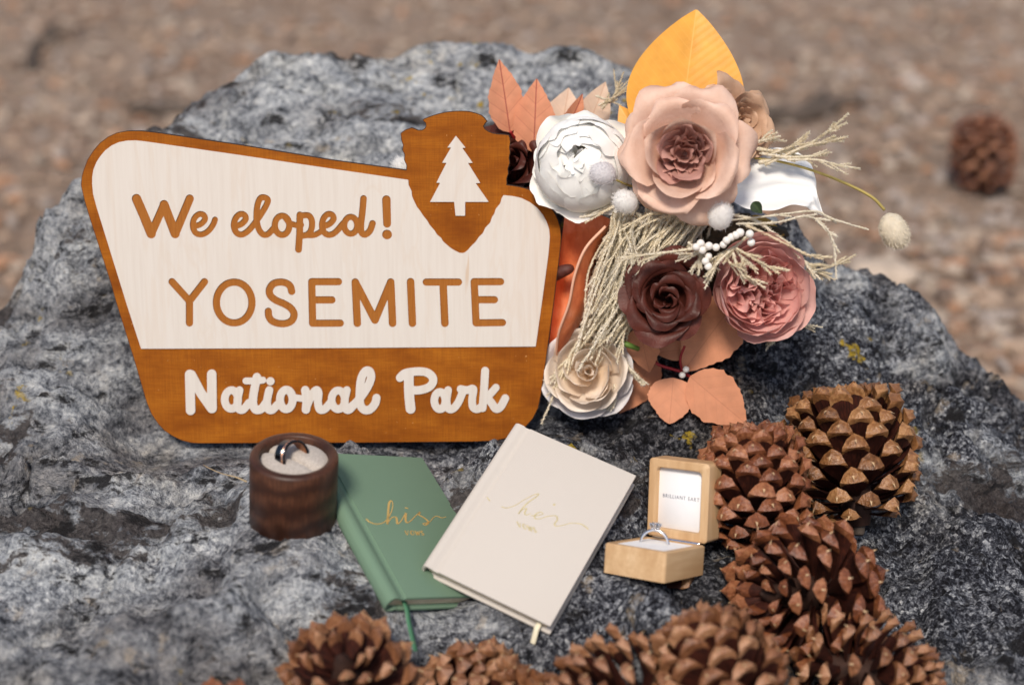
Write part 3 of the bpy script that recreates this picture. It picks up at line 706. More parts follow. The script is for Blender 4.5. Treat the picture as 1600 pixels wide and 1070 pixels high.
# ------------------------------------------------------------------ round walnut ring box with the wooden-inlay ring
t = NT('walnut'); v = t.coord('Object', (1, 1, 1))
w = t.node('ShaderNodeTexWave', {'Vector': t.coord('Object', (1, .6, 1), (.5, .25, 0)), 'Scale': 26.0, 'Distortion': 7.0, 'Detail': 3.0, 'Detail Scale': 1.2}, bands_direction='Z').outputs['Fac']
fib = t.noise(t.coord('Object', (1, 1, .12)), 700, 3)
col = t.ramp(w, [(.0, (.038, .013, .007)), (.5, (.062, .022, .011)), (1.0, (.090, .034, .017))]); col = t.mix(t.ramp(fib, [(.4, .45), (.6, 0.0)]), col, (.024, .009, .005))
t.set(color=col, rough=.45, spec=.4); t.bump(fib, .15, .0004); walnut = t.m
cyl_q = Quaternion((0, 1, 0), math.radians(5)) @ Quaternion((1, 0, 0), math.radians(3))
rbx = thing('round_ring_box', 'round dark walnut ring box standing left of the green book', 'ring box', CYL_P, rot=cyl_q)
R, Hc = CYL_R, CYL_H
V, Fc = lathe([(0, -.004), (R - .001, -.004), (R, -.003), (R, Hc - .0022), (R - .0008, Hc - .0006), (R - .0024, Hc), (R - .0052, Hc), (R - .006, Hc - .0008), (R - .006, Hc - .012), (0, Hc - .012)], 72)
link('box_body', flat_mesh_smooth(make_mesh('box_body', V, Fc, walnut), 60), rbx)
t = NT('linen cushion'); v = t.coord('Object')
br = t.node('ShaderNodeTexVoronoi', {'Vector': v, 'Scale': 900.0}).outputs['Distance']
t.set(color=t.ramp(br, [(.05, (.60, .54, .48)), (.6, (.42, .375, .33))]), rough=.95, sheen=.3); t.bump(br, -.45, .0005); cush_m = t.m
def cushion_z(r, x):
    return Hc - .0055 + .0040 * math.sqrt(max(0, 1 - (r / (R - .0058)) ** 2)) - .0045 * math.exp(-(x / .0022) ** 2)
V = []; Fc = []; nr, ns = 14, 48
for i in range(nr):
    for k in range(ns):
        rr_ = (R - .0062) * i / (nr - 1); th = 2 * math.pi * k / ns; x, y = rr_ * math.cos(th), rr_ * math.sin(th)
        V.append((x, y, cushion_z(rr_, x * .5 + y * .87)))
for i in range(nr - 1):
    for k in range(ns): Fc.append((i*ns + k, i*ns + (k+1) % ns, (i+1)*ns + (k+1) % ns, (i+1)*ns + k))
link('cushion', make_mesh('cushion', V, Fc, cush_m), rbx, label='pale woven linen cushion')
def band_ring(r0, r1, w0, w1, bev=.0003, seg=64):
    prof = [(r0, w0), (r1 - bev, w0), (r1, w0 + bev), (r1, w1 - bev), (r1 - bev, w1), (r0, w1), (r0 - .0001, (w0 + w1) / 2), (r0, w0)]
    return lathe(prof, seg)
black_metal = simple('dark steel', (.055, .060, .075), .22, .1, 400, metal=1); rose_gold = simple('rose gold', (.80, .42, .27), .2, .05, 300, metal=1); tigerwood = simple('ring wood', (.20, .075, .03), .35, .3, 500)
ring_c = CYL_P + np.array([.0025, -.001, Hc - .0022])
rq = quat((.72, -.62, .30), (0, 0, 1))
mring = thing('wedding_band', 'dark metal wedding band with rose gold edge in the walnut box', 'ring', ring_c, 'rings', rot=rq)
for nm, r0_, r1_, w0, w1, m_ in (('metal_band', .0088, .0104, -.0044, .0018, black_metal), ('gold_line', .0087, .01045, .0018, .0030, rose_gold), ('metal_rim', .0088, .0103, .0030, .0040, black_metal), ('wood_liner', .0082, .0088, -.0042, .0036, tigerwood)):
    V, Fc = band_ring(r0_, r1_, w0, w1); link(nm, flat_mesh_smooth(make_mesh(nm, V, Fc, m_), 40), mring)

# ------------------------------------------------------------------ square light-wood ring box with lid
t = NT('light maple'); v = t.coord('Object')
gr1 = t.noise(t.coord('Object', (1, .10, 1), (0, 0, .5)), 300, 4, .6); gr2 = t.noise(t.coord('Object', (1, .12, .35), (.2, 0, .5)), 62, 3, .6, .5)
col = t.ramp(gr2, [(.35, (.50, .31, .155)), (.55, (.62, .42, .235)), (.7, (.70, .51, .31))]); col = t.mix(t.ramp(gr1, [(.4, .35), (.62, 0.0)]), col, (.46, .27, .13))
t.set(color=col, rough=.5, spec=.35); maple = t.m
white_v = simple('white velvet', (.78, .78, .79), .9, .04, 300, .25, 900, sheen=.4); white_card = simple('white card', (.78, .785, .80), .7, .02, 80)
sbx = thing('square_ring_box', 'open light-wood ring box with white lining right of the cream book', 'ring box', BOX_P, rot=to_quat(BOX_M))
out_ = rrect(BOX_W, BOX_D, .0022); inn_ = rrect(BOX_W - .009, BOX_D - .010, .003)
V, Fc = ringframe(out_, inn_, -BOX_H, 0.0, .0009)
fl = len(V); n_ = len(out_)
V = list(map(tuple, V)) + [(x, y, -BOX_H + .0003) for x, y in out_ * .97]; Fc += [tuple(fl + k for k in range(n_ - 1, -1, -1))]
link('box_base', flat_mesh_smooth(make_mesh('box_base', V, Fc, maple), 40), sbx)
bm = rbox(BOX_W - .0094, BOX_D - .0104, .010, .002, 3, (0, 0, -.0052))
link('cushion', bm_mesh('cushion', bm, white_v), sbx, label='white velvet ring cushion')
LT = .0165; lid_ang = math.radians(3)
# lid: local x across, y up, z towards the opening; hinged on the back top edge of the base
lid_q = Quaternion((1, 0, 0), math.pi / 2 + lid_ang)
lid_H = BOX_D
lo_ = rrect(BOX_W, lid_H, .0028); li_ = rrect(BOX_W - .011, lid_H - .0115, .0028)
V, Fc = ringframe(lo_, li_, -LT, 0.0, .0010)
fl = len(V); V = list(map(tuple, V)) + [(x, y, -LT + .0003) for x, y in lo_ * .97]; Fc += [tuple(fl + k for k in range(n_ - 1, -1, -1))]
lid = link('lid', flat_mesh_smooth(make_mesh('lid', V, Fc, maple), 40), sbx, (0, BOX_D / 2 - .0012, lid_H / 2 + .0006), lid_q)
pw, ph = BOX_W - .0106, lid_H - .0111
bm = rbox(pw, ph, .001, .0002, 1, (0, 0, -.0055)); link('lining_card', bm_mesh('lining_card', bm, white_card), lid, label='white card printed BRILLIANT EART')
cu = bpy.data.curves.new('print', 'FONT'); cu.body = 'BRILLIANT EART'; cu.align_x = 'RIGHT'; cu.align_y = 'CENTER'; cu.size = .0036; cu.space_character = 1.22; cu.extrude = .00003
tmp = bpy.data.objects.new('tmp', cu); COL.objects.link(tmp); dg = bpy.context.evaluated_depsgraph_get()
me = bpy.data.meshes.new_from_object(tmp.evaluated_get(dg)); bpy.data.objects.remove(tmp); me.name = 'printed_name'
me.materials.clear(); me.materials.append(simple('grey print', (.10, .11, .15), .6, .05))
xs = [v_.co.x for v_ in me.vertices]; sc = (pw * .80) / (max(xs) - min(xs)); me.transform(Matrix.Diagonal((sc, sc * 1.1, 1, 1)))
link('printed_name', me, lid, (pw / 2 - .0034, .001, -.00496))
silver = simple('silver', (.86, .86, .88), .12, .03, 100, metal=1)
V, Fc = lathe([(.0012 * math.cos(a) , .0012 * math.sin(a)) for a in np.linspace(0, 6.283, 9)], 16)
hinge_bm = rbox(BOX_W * .8, .003, .003, .0012, 3); link('hinge', bm_mesh('hinge', hinge_bm, silver), sbx, (0, BOX_D/2 + .0006, -.0003))
# solitaire ring standing in the cushion
rc = BOX_P + BOX_M @ np.array([-.002, .002, -.0005])
dring = thing('diamond_ring', 'silver diamond solitaire ring standing in the white cushion of the light-wood box', 'ring', rc, 'rings', rot=to_quat(BOX_M @ rodr([0, 0, .35])))
P = [(.0088 * math.cos(a), 0, .0088 * math.sin(a)) for a in np.linspace(-math.pi * .5, math.pi * 1.5, 56)]
V, Fc = tube(P, .00085, 10, False); link('band', make_mesh('band', V, Fc, silver), dring)
t = NT('diamond'); t.set(color=(1, 1, 1), rough=.0, spec=.5); t.b.inputs['Transmission Weight'].default_value = 1.0; t.b.inputs['IOR'].default_value = 2.4; diam = t.m
V = [(0, 0, -.0030)]; Fc = []; S8 = 16
for rr_, zz_, off in ((.0034, 0, 0), (.0034, .0003, 0), (.0027, .0011, .5), (.0020, .0015, 0)):
    for k in range(S8): a_ = 2 * math.pi * (k + off) / S8; V.append((rr_ * math.cos(a_), rr_ * math.sin(a_), zz_))
for k in range(S8): Fc.append((0, 1 + (k + 1) % S8, 1 + k))
for L_ in range(3):
    for k in range(S8): a_ = 1 + L_*S8; Fc.append((a_ + k, a_ + (k+1) % S8, a_ + S8 + (k+1) % S8, a_ + S8 + k))
Fc.append(tuple(1 + 3*S8 + k for k in range(S8)))
link('stone', make_mesh('stone', V, Fc, diam, smooth=False), dring, (0, 0, .0122), label='clear faceted round diamond')
for k in range(6):
    a_ = k * math.pi / 3 + .3; c_, s_ = math.cos(a_), math.sin(a_)
    V, Fc = tube(crom([(.0008*c_, .0008*s_, .0082), (.0024*c_, .0024*s_, .0100), (.0035*c_, .0035*s_, .0122), (.0031*c_, .0031*s_, .0133)], 4), .00042, 7); link('prong', make_mesh('prong', V, Fc, silver), dring)
for sgn in (-1, 1):
    for k in range(4):
        a_ = math.pi / 2 + sgn * (.42 + .16 * k)
        bm = bmesh.new(); bmesh.ops.create_icosphere(bm, subdivisions=1, radius=.00075); link('accent_stone', bm_mesh('accent_stone', bm, diam, smooth=False), dring, (.0094 * math.cos(a_), 0, .0094 * math.sin(a_)))
# dry stalk by the round box
straw = simple('straw', (.45, .34, .20), .7, .2)
P = crom([at(385, 752, -.115), at(368, 745, -.10), at(345, 739, -.085), at(318, 727, -.055)], 5)
for i in range(len(P)): P[i, 2] = max(P[i, 2], rock_z(P[i, :2])[0] + .001)
V, Fc = tube(P, np.linspace(.0006, .0003, len(P)), 6); tag(link('dry_stalk', make_mesh('dry_stalk', V, Fc, straw)), 'thin dry straw stalk on the rock left of the walnut box', 'stalk')
# ------------------------------------------------------------------ pine cones: every scale its own piece
t = NT('cone scale shaft'); v = t.coord('Object')
fb = t.noise(t.coord('Object', (1, .12, 1)), 900, 3); nz = t.noise(v, 220, 3)
rnd = t.node('ShaderNodeObjectInfo').outputs['Random']
col = t.ramp(fb, [(.3, (.014, .005, .004)), (.6, (.058, .014, .008)), (.8, (.13, .034, .016))])
t.set(color=col, rough=.6, spec=.3); t.bump(fb, .5, .0006); shaft_m = t.m
def tipmat(name, lo, mid, hi):
    t = NT(name); v = t.coord('Object'); nz = t.noise(v, 330, 4, .6); fb = t.noise(t.coord('Object', (1, .2, 1)), 700, 3)
    rnd = t.node('ShaderNodeObjectInfo').outputs['Random']
    col = t.ramp(t.math('ADD', t.math('MULTIPLY', nz, .7), t.math('MULTIPLY', rnd, .28)), [(.28, lo), (.5, mid), (.75, hi)])
    t.set(color=col, rough=.36, spec=.6); t.bump(t.math('ADD', nz, fb), .9, .0009); return t.m
tip_gold = tipmat('golden scale tip', (.115, .046, .016), (.25, .108, .038), (.46, .24, .098))
tip_red = tipmat('reddish scale tip', (.095, .028, .012), (.22, .072, .029), (.42, .18, .085))
tip_tan = tipmat('tan scale tip', (.115, .042, .018), (.27, .115, .052), (.50, .27, .145))
prick = simple('pale prickle', (.50, .34, .19), .5, .1)
def scale_mesh(name, L, W, Hd, tip, seed, thick=1.0, flat=1.0):
    """local: y outward along the scale, z towards the cone tip, x across; origin on the axis.
    a thin strap, then a swollen rhombic end with a cross ridge and a small prickle"""
    r = np.random.default_rng(seed); V = []; Fc = []; MI = []
    e = min(.30 * L, .0085)                       # length of the swollen end
    rows = [(.06 * L, .22, .10), ((L - e) * .45, .42, .10), ((L - e) * .80, .74, .13), (L - e * .75, .95, .30), (L - e * .30, 1.0, .78), (L - e * .05, .93, .92)]
    nseg = 8
    for k, (yy, ww, hh) in enumerate(rows):
        f = yy / L; bow = .09 * L * f * f * flat
        for s in range(nseg):
            a_ = 2 * math.pi * s / nseg; c_, s_ = math.cos(a_), math.sin(a_)
            p = 1.0 if k < 3 else 1.35
            x = W/2 * ww * np.sign(c_) * abs(c_) ** p; z = Hd/2 * hh * thick * np.sign(s_) * abs(s_) ** p
            z += -.55 * (x * x) / W * flat * (f > .3)
            y = yy - (.45 * e * (2 * abs(x) / W) ** 2 if k > 2 else 0)
            V.append((x + r.normal(0, W * .012), y, z + bow + r.normal(0, Hd * .02)))
    for k in range(len(rows) - 1):
        for s in range(nseg):
            Fc.append((k*nseg + s, k*nseg + (s+1) % nseg, (k+1)*nseg + (s+1) % nseg, (k+1)*nseg + s)); MI.append(0 if k < 3 else 1)
    bow = .09 * L * flat; o = len(V); Rr = len(rows) - 1
    c0 = np.array([0, L + e * .16, bow - Hd * .04])
    for s in range(nseg):
        p_ = np.array(V[Rr*nseg + s]); q_ = c0 + (p_ - c0) * .45; q_[1] += e * .06 * (s in (0, 4)); V.append(tuple(q_))
    for s in range(nseg): Fc.append((Rr*nseg + s, Rr*nseg + (s+1) % nseg, o + (s+1) % nseg, o + s)); MI.append(1)
    apex = len(V); V.append((r.normal(0, W*.03), L + e * .30, bow - Hd * .10))
    for s in range(nseg): Fc.append((o + s, o + (s+1) % nseg, apex)); MI.append(1)
    b = len(V); c0 = np.array([0, L + e * .20, bow - Hd * .08]); w_ = W * .05
    V += [tuple(c0 + np.array([w_, 0, 0])), tuple(c0 + np.array([-w_, 0, 0])), tuple(c0 + np.array([0, 0, w_])), tuple(c0 + np.array([0, e * .16, -Hd * .34]))]
    Fc += [(b, b+2, b+3), (b+2, b+1, b+3), (b+1, b, b+3)]; MI += [2] * 3
    me = make_mesh(name, V, Fc, [shaft_m, tip, prick], True, MI); me.set_sharp_from_angle(angle=math.radians(38)); return me
core_m = simple('cone core', (.040, .016, .010), .8, .3, 200)
CONE_VAR = {}
def cone(label, centre, axis, length, radius, tip, n=105, a_base=118, a_tip=38, W=.0145, Hd=.010, roll=0.0, thick=1.0, prof=None, stem=True, group='pine cones around the boulder front', seed=0, small=False, sl=1.0, detail=True):
    """axis points from the stem end to the cone tip; a_* = opening angle of scales against the axis"""
    q_ = quat(axis, (0, -1, .2), roll)
    base = np.array(centre, float) - np.array(Vector(axis).normalized()) * length / 2
    root = thing('pine_cone', label, 'pine cone', base, group, rot=q_)
    def mesh_for(L_, w_, k_):
        Lq = max(.010, round(L_ / .005) * .005); key = (tip.name, W, Hd, thick, Lq, k_)
        if key not in CONE_VAR: CONE_VAR[key] = scale_mesh('cone_scale', Lq, W, Hd, tip, 11 * k_ + 3, thick, 1.0 + .5 * (k_ % 2))
        return CONE_VAR[key], L_ / Lq
    r = np.random.default_rng(seed + 91)
    prof = prof or [(0, .55), (.12, .86), (.3, 1.0), (.5, .97), (.7, .80), (.86, .55), (1, .28)]
    pt, pr = zip(*prof)
    V, Fc = lathe([(0.0005, 0), (.16*radius, 0), (.24*radius, length*.2), (.22*radius, length*.6), (.1*radius, length*.92), (.0005, length)], 14)
    link('core', make_mesh('core', V, Fc, core_m), root)
    if stem:
        V, Fc = tube(crom([(0, 0, .004), (.0004, 0, -.003), (.001, .0005, -.006)], 3), [.0050, .0048, .0045, .0042, .0040, .0035, .0032], 9); link('stem', make_mesh('stem', V, Fc, bark), root)
    for i in range(n):
        s = (i + .5) / n; tt = s ** .92
        ang = i * 2.39996 + r.normal(0, .05); op = math.radians(a_base + (a_tip - a_base) * tt ** .85 + r.normal(0, 3.5))
        target = radius * np.interp(tt, pt, pr) * (1 + r.normal(0, .03))
        # scale attached on axis at z0, tip at radius 'target'
        Ls = max(.35 * radius, target / max(.55, math.sin(op))) * sl
        z0 = length * (.06 + .88 * tt) - .55 * Ls * math.cos(op)
        z0 = min(max(z0, length * .02), length * .95)
        d = Vector((math.cos(ang) * math.sin(op), math.sin(ang) * math.sin(op), math.cos(op)))
        upd = Vector((0, 0, 1)); x_ = d.cross(upd).normalized(); z_ = x_.cross(d).normalized()
        M3 = Matrix((x_, d, z_)).transposed()
        me_, fs = mesh_for(Ls, 1, int(r.integers(3)))
        o = link('scale', me_, root, (0, 0, z0), M3.to_quaternion() @ Quaternion((0, 1, 0), r.normal(0, .10)))
        wsc = np.interp(tt, (0, .12, .3, .75, 1), (.55, .85, 1.0, .92, .5)) * (1 + r.normal(0, .04))
        o.scale = (wsc, fs, wsc)
    return root

oq = [(0, .5), (.1, .8), (.3, 1.0), (.55, 1.0), (.75, .85), (.9, .6), (1, .35)]
cone('plump golden-brown pine cone standing on the rock farthest to the right', rest(1330, 724, .042), (-.10, .50, .86), .084, .0475, tip_gold, 105, 100, 20, .0190, .0125, .3, prof=oq, seed=1)
cone('reddish pine cone standing directly behind the light-wood ring box', rest(1180, 772, .040), (-.05, .40, .90), .080, .037, tip_red, 105, 98, 22, .0180, .0110, 1.2, prof=oq, seed=2)
cone('open brown pine cone below the reddish and golden cones', rest(1258, 926, .036), (-.72, -.45, .30), .082, .050, tip_red, 84, 112, 26, .0180, .0100, .5, seed=3, thick=1.0)
cone('open brown pine cone lying at the lower right corner of the group', rest(1356, 1052, .026), (.80, -.45, .10), .085, .040, tip_tan, 84, 122, 40, .0150, .0090, 1.0, seed=4, thick=.9)
cone('pale-tipped pine cone lying between the ring box and the bottom edge', rest(1128, 1066, .034), (-.50, .55, .55), .082, .041, tip_tan, 100, 92, 30, .0190, .0095, 2.2, seed=5, thick=.8)
cone('open dark-shafted pine cone at the bottom edge below the cream book', rest(962, 1102, .030), (-.88, -.30, .12), .085, .042, tip_tan, 80, 106, 42, .0150, .0090, .2, seed=6, thick=.9)
cone('dense tan pine cone at the bottom edge below the green ribbon', rest(740, 1118, .032), (.35, -.35, .80), .070, .043, tip_tan, 110, 96, 22, .0180, .0115, .7, seed=7)
cone('open red-brown pine cone at the bottom edge left of the dense tan one', rest(545, 1076, .034), (-.05, -.30, .90), .070, .044, tip_tan, 60, 108, 34, .0150, .0090, 1.7, seed=8, thick=.95)
cone('pine cone of which only the scale tips show at the bottom left edge', rest(352, 1152, .026), (.9, -.2, .25), .075, .032, tip_red, 80, 104, 36, .0145, .0090, 1.7, seed=9)
c_ = onz(1532, 285, GROUND + .02)
bgc = cone('dark pine cone lying alone on the ground far behind the boulder', c_ + np.array([0, 0, .045]), (-.15, .25, .9), .125, .058, tip_red, 90, 104, 34, .022, .016, .4, prof=oq, group='pine cones on the ground', seed=10)
# loose cone scale under the ring box
sm_ = scale_mesh('loose_cone_scale', .026, .014, .010, tip_gold, 77)
p_ = rest(1062, 918, .004)
tag(link('loose_cone_scale', sm_, loc=p_ + np.array([-.018, 0, .001]), rot=Quaternion((0, 0, 1), -1.35)), 'single loose cone scale lying under the front of the light-wood ring box', 'cone scale')
# ------------------------------------------------------------------ bouquet of silk flowers
BQ = at(1080, 480, .03)
bouquet = thing('bouquet', 'autumn silk flower bouquet of roses, leaves and feathery grass beside the sign', 'bouquet', BQ)
def petal_mesh(prof, W, Rc, seed, mat, nu=13, nv=11, ruffle=.0, tipw=.45, point=0.0, edge=.0, name='petal', twist=0.0, curl=0.0):
    """prof: (radius, height) points from the base to the rim, W half width, Rc curvature round the flower axis"""
    r = np.random.default_rng(seed); C = crom(prof, 10); n_ = len(C); V = []; ph = r.uniform(0, 6.28, 4)
    for j in range(nv):
        for i in range(nu):
            u = -1 + 2 * i / (nu - 1)
            f = (j / (nv - 1)) * (1 - (1 - tipw) * .95 * abs(u) ** 2.6 + .06 * ruffle * 300 * math.sin(7 * u + ph[1]) * .15)
            g = min(max(f, 0), 1) * (n_ - 1); i0 = int(min(g, n_ - 2)); q = g - i0
            rad, z = C[i0] * (1 - q) + C[i0 + 1] * q
            tq = C[min(i0 + 1, n_ - 1)] - C[i0]; tq = tq / (np.linalg.norm(tq) + 1e-9); nr = np.array([tq[1], -tq[0]])
            w = W * (.30 + .70 * math.sin(min(f / .62, 1) * math.pi / 2)) * (1 - .10 * max(0, f - .7) / .3); s = u * w
            rr = rad - Rc * (1 - math.cos(s / Rc)); tt = Rc * math.sin(s / Rc)
            k = ruffle * f * f * (math.sin(3.1 * u + ph[0]) + .6 * math.sin(6.3 * u + ph[1]) * f + .35 * math.sin(10 * u + ph[2]) * f ** 3)
            k += curl * max(0, abs(u) - .55) ** 2 * f
            zz = z + edge * f * (u * u) + ruffle * .6 * f ** 3 * math.sin(5 * u + ph[3])
            V.append((rr + k * nr[0], tt + twist * f * u * W, zz + k * nr[1] + point * f ** 6 * (1 - abs(u)) * W))
    Fc = [(j*nu + i, j*nu + i + 1, (j+1)*nu + i + 1, (j+1)*nu + i) for j in range(nv - 1) for i in range(nu - 1)]
    return make_mesh(name, V, Fc, mat)
def petal_mat(name, lo, hi, rough=.55, trans=.22, veins=.35, deep=None):
    t = NT(name); v = t.coord('Object'); nz = t.noise(v, 55, 4); vn = t.noise(t.coord('Object', (.25, 1, .25)), 900, 2)
    col = t.ramp(nz, [(.3, lo), (.7, hi)])
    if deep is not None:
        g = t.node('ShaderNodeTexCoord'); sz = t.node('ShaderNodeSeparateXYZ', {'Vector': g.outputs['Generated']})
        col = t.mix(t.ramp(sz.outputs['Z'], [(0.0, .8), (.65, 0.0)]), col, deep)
    rnd = t.node('ShaderNodeObjectInfo').outputs['Random']
    col = t.node('ShaderNodeHueSaturation', {'Color': col, 'Value': t.math('ADD', t.math('MULTIPLY', rnd, .14), .93)}).outputs[0]
    t.set(color=col, rough=rough, spec=.16, sheen=.0); t.bump(t.math('ADD', vn, t.noise(v, 500, 2)), veins, .0005)
    tr = t.node('ShaderNodeBsdfTranslucent', {'Color': col}); mx = t.node('ShaderNodeMixShader', {'Fac': trans})
    t.l.new(t.b.outputs[0], mx.inputs[1]); t.l.new(tr.outputs[0], mx.inputs[2]); t.l.new(mx.outputs[0], t.out.inputs[0])
    return t.m
calyx_m = simple('green calyx', (.10, .14, .05), .7, .2)
def flower(name, label, c, n, layers, S=1.0, seed=0, roll=0.0, core=.006):
    """layers: (count, profile, half width, Rc, material, dict)"""
    V, Fc = lathe([(.0002, -.012 * S), (core * .6 * S, -.010 * S), (core * S, -.003 * S), (core * .4 * S, -.0015 * S), (.0002, -.001 * S)], 12)
    fl = link(name, make_mesh(name, V, Fc, layers[-1][4]), bouquet, np.array(c) - BQ, quat(n, (0, 0, 1), roll), label); fl.scale = (S, S, S)
    r = np.random.default_rng(seed + 400); k0 = 0
    for li, (cnt, prof, W, Rc, mat, kw) in enumerate(layers):
        var = [petal_mesh(prof, W, Rc, seed * 50 + li * 7 + q, mat, **kw) for q in range(min(cnt, 4))]
        a0 = r.uniform(0, 6.28)
        for i in range(cnt):
            a_ = a0 + 2 * math.pi * i / cnt + r.normal(0, .16 / max(1, cnt / 5))
            qz = Quaternion((0, 0, 1), a_) @ Quaternion((0, 1, 0), r.normal(0, .085)) @ Quaternion((1, 0, 0), r.normal(0, .085) + .07)
            o = link('petal', var[i % len(var)], fl, (0, 0, r.normal(0, .0006)), qz); s_ = 1 + r.normal(0, .05); o.scale = (s_, s_, s_)
    return fl
def loose_petals(fl, cnt, rmax, z0, hgt, W, mat, seed, ruffle=.0022, lean=.25, swirl=0):
    """small ruffled inner petals packed round the heart"""
    r = np.random.default_rng(seed)
    var = [petal_mesh([(0, 0), (.0012, hgt * .35), (.0016, hgt * .75), (.0034, hgt)], W, W * .75, seed + q, mat, 9, 7, ruffle, .6) for q in range(5)]
    for i in range(cnt):
        q = math.sqrt((i + .4) / cnt); a_ = i * 2.39996 + r.normal(0, .2); x, y = rmax * q * math.cos(a_), rmax * q * math.sin(a_)
        rot = Quaternion((0, 0, 1), a_ + r.normal(0, .5) + swirl) @ Quaternion((0, 1, 0), lean * q + r.normal(0, .12))
        o = link('petal', var[i % 5], fl, (x, y, z0 - .004 * q + r.normal(0, .0008)), rot); s_ = .75 + .35 * q + r.normal(0, .06); o.scale = (s_, s_, s_ * (1 + r.normal(0, .06)))
def toward(px, py, y, up=0.0, side=0.0):
    """direction from a point towards the camera, then tipped up/sideways"""
    p = at(px, py, y); d = CAM - p; d /= np.linalg.norm(d); d = d + np.array([side, 0, up]); return d / np.linalg.norm(d)

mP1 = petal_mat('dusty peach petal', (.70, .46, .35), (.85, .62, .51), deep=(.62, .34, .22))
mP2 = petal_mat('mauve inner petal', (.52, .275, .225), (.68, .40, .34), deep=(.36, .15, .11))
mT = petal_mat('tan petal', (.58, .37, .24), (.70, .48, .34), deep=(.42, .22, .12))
mW = petal_mat('white petal', (.92, .91, .88), (.95, .945, .92), trans=.14, veins=.12, deep=(.93, .90, .74))
mB = petal_mat('burgundy petal', (.050, .013, .009), (.105, .027, .019), .40, .04, .3)
mF = petal_mat('rose pink petal', (.80, .46, .41), (.88, .60, .55), deep=(.66, .30, .25))
mF2 = petal_mat('deep pink inner petal', (.74, .37, .33), (.86, .52, .47), deep=(.55, .20, .16))
mG = petal_mat('cream petal', (.84, .71, .58), (.90, .82, .73), deep=(.82, .60, .38))
mO = petal_mat('pale outer petal', (.80, .76, .76), (.88, .85, .85), trans=.3)

def big_rose(name, label, px, py, y, S, m_out, m_in, seed, up=.1, side=0.0, inner=26, roll=0):
    fl = flower(name, label, at(px, py, y), toward(px, py, y, up, side), [
        (6, [(.004, 0), (.018, .000), (.034, .006), (.044, .010), (.050, .007), (.0525, .001)], .0285, .045, m_out, dict(ruffle=.0030, tipw=.5, nu=13, nv=13)),
        (5, [(.004, .002), (.016, .005), (.029, .014), (.036, .021), (.041, .022), (.0435, .018)], .0275, .034, m_out, dict(ruffle=.0024, tipw=.55, nu=13, nv=12)),
        (5, [(.003, .004), (.013, .008), (.022, .018), (.0255, .027), (.029, .030)], .0215, .0245, m_out, dict(ruffle=.0016, tipw=.55, nu=12)),
        (5, [(.002, .005), (.010, .009), (.0165, .018), (.019, .026), (.0205, .028)], .0150, .017, m_in, dict(ruffle=.0018, tipw=.6))], S, seed, roll)
    loose_petals(fl, inner, .0150, .0095, .0150, .0085, m_in, seed + 9)
    return fl
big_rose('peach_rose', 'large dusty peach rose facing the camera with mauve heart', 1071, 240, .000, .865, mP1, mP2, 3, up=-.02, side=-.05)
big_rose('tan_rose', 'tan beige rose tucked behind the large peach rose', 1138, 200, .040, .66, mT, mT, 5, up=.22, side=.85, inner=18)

def dome(phi_end, rad, lift):
    P = [(rad * math.sin(math.radians(p)), .006 + rad * .92 * math.cos(math.radians(p))) for p in np.linspace(118, phi_end, 6)]
    P.append((P[-1][0] * 1.0 + lift * math.sin(math.radians(phi_end)) - rad * .07, P[-1][1] + lift * .9)); return P
fl = flower('white_peony', 'white ruffled peony between the sign and the peach rose', at(911, 260, .030), toward(911, 260, .03, .14, -.16),
    [(8, [(.003, -.004), (.018, -.006), (.032, -.003), (.041, .003), (.0445, .006)], .0215, .040, mW, dict(ruffle=.0024, tipw=.6, nu=15, nv=12))] +
    [(cnt, dome(ph_, rad, .0022), W_, max(.010, rad * math.sin(math.radians(max(ph_, 25)))), mW, dict(ruffle=.0011, tipw=.62, nu=15, nv=13)) for cnt, ph_, rad, W_ in ((8, 66, .0385, .0205), (8, 54, .0375, .0185), (8, 43, .0365, .0160), (7, 33, .0355, .0138), (6, 23, .0345, .0112), (5, 14, .0335, .0085))], .86, 11)
loose_petals(fl, 7, .0040, .020, .0195, .0050, mW, 70, .0008)
def spiral_rose(name, label, px, py, y, S, mat, seed, up=0, side=0):
    ly = []
    for k, (rr, h, cnt) in enumerate(((.0035, .026, 2), (.007, .0265, 3), (.0115, .026, 4), (.0165, .0245, 4), (.022, .022, 5), (.0275, .0185, 5), (.033, .0135, 6))):
        o = .0012 + .0010 * k
        ly.append((cnt, [(.002, .0), (rr * .75, h * .30), (rr * .96, h * .72), (rr + .0002, h * .95), (rr + o, h * 1.02), (rr + o * 2.1, h * .97 - .0004 * k)], max(.0052, rr * 1.02), max(.0042, rr * 1.03), mat, dict(ruffle=.0005 + .00015 * k, tipw=.62, point=.14, nu=13, nv=13)))
    return flower(name, label, at(px, py, y), toward(px, py, y, up, side), ly, S, seed)
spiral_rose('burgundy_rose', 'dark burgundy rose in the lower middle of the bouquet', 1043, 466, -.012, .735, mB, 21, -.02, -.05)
spiral_rose('dark_rose', 'dark brown rose half hidden behind the sign arrowhead', 812, 268, .090, .86, mB, 22, .55, -.35)
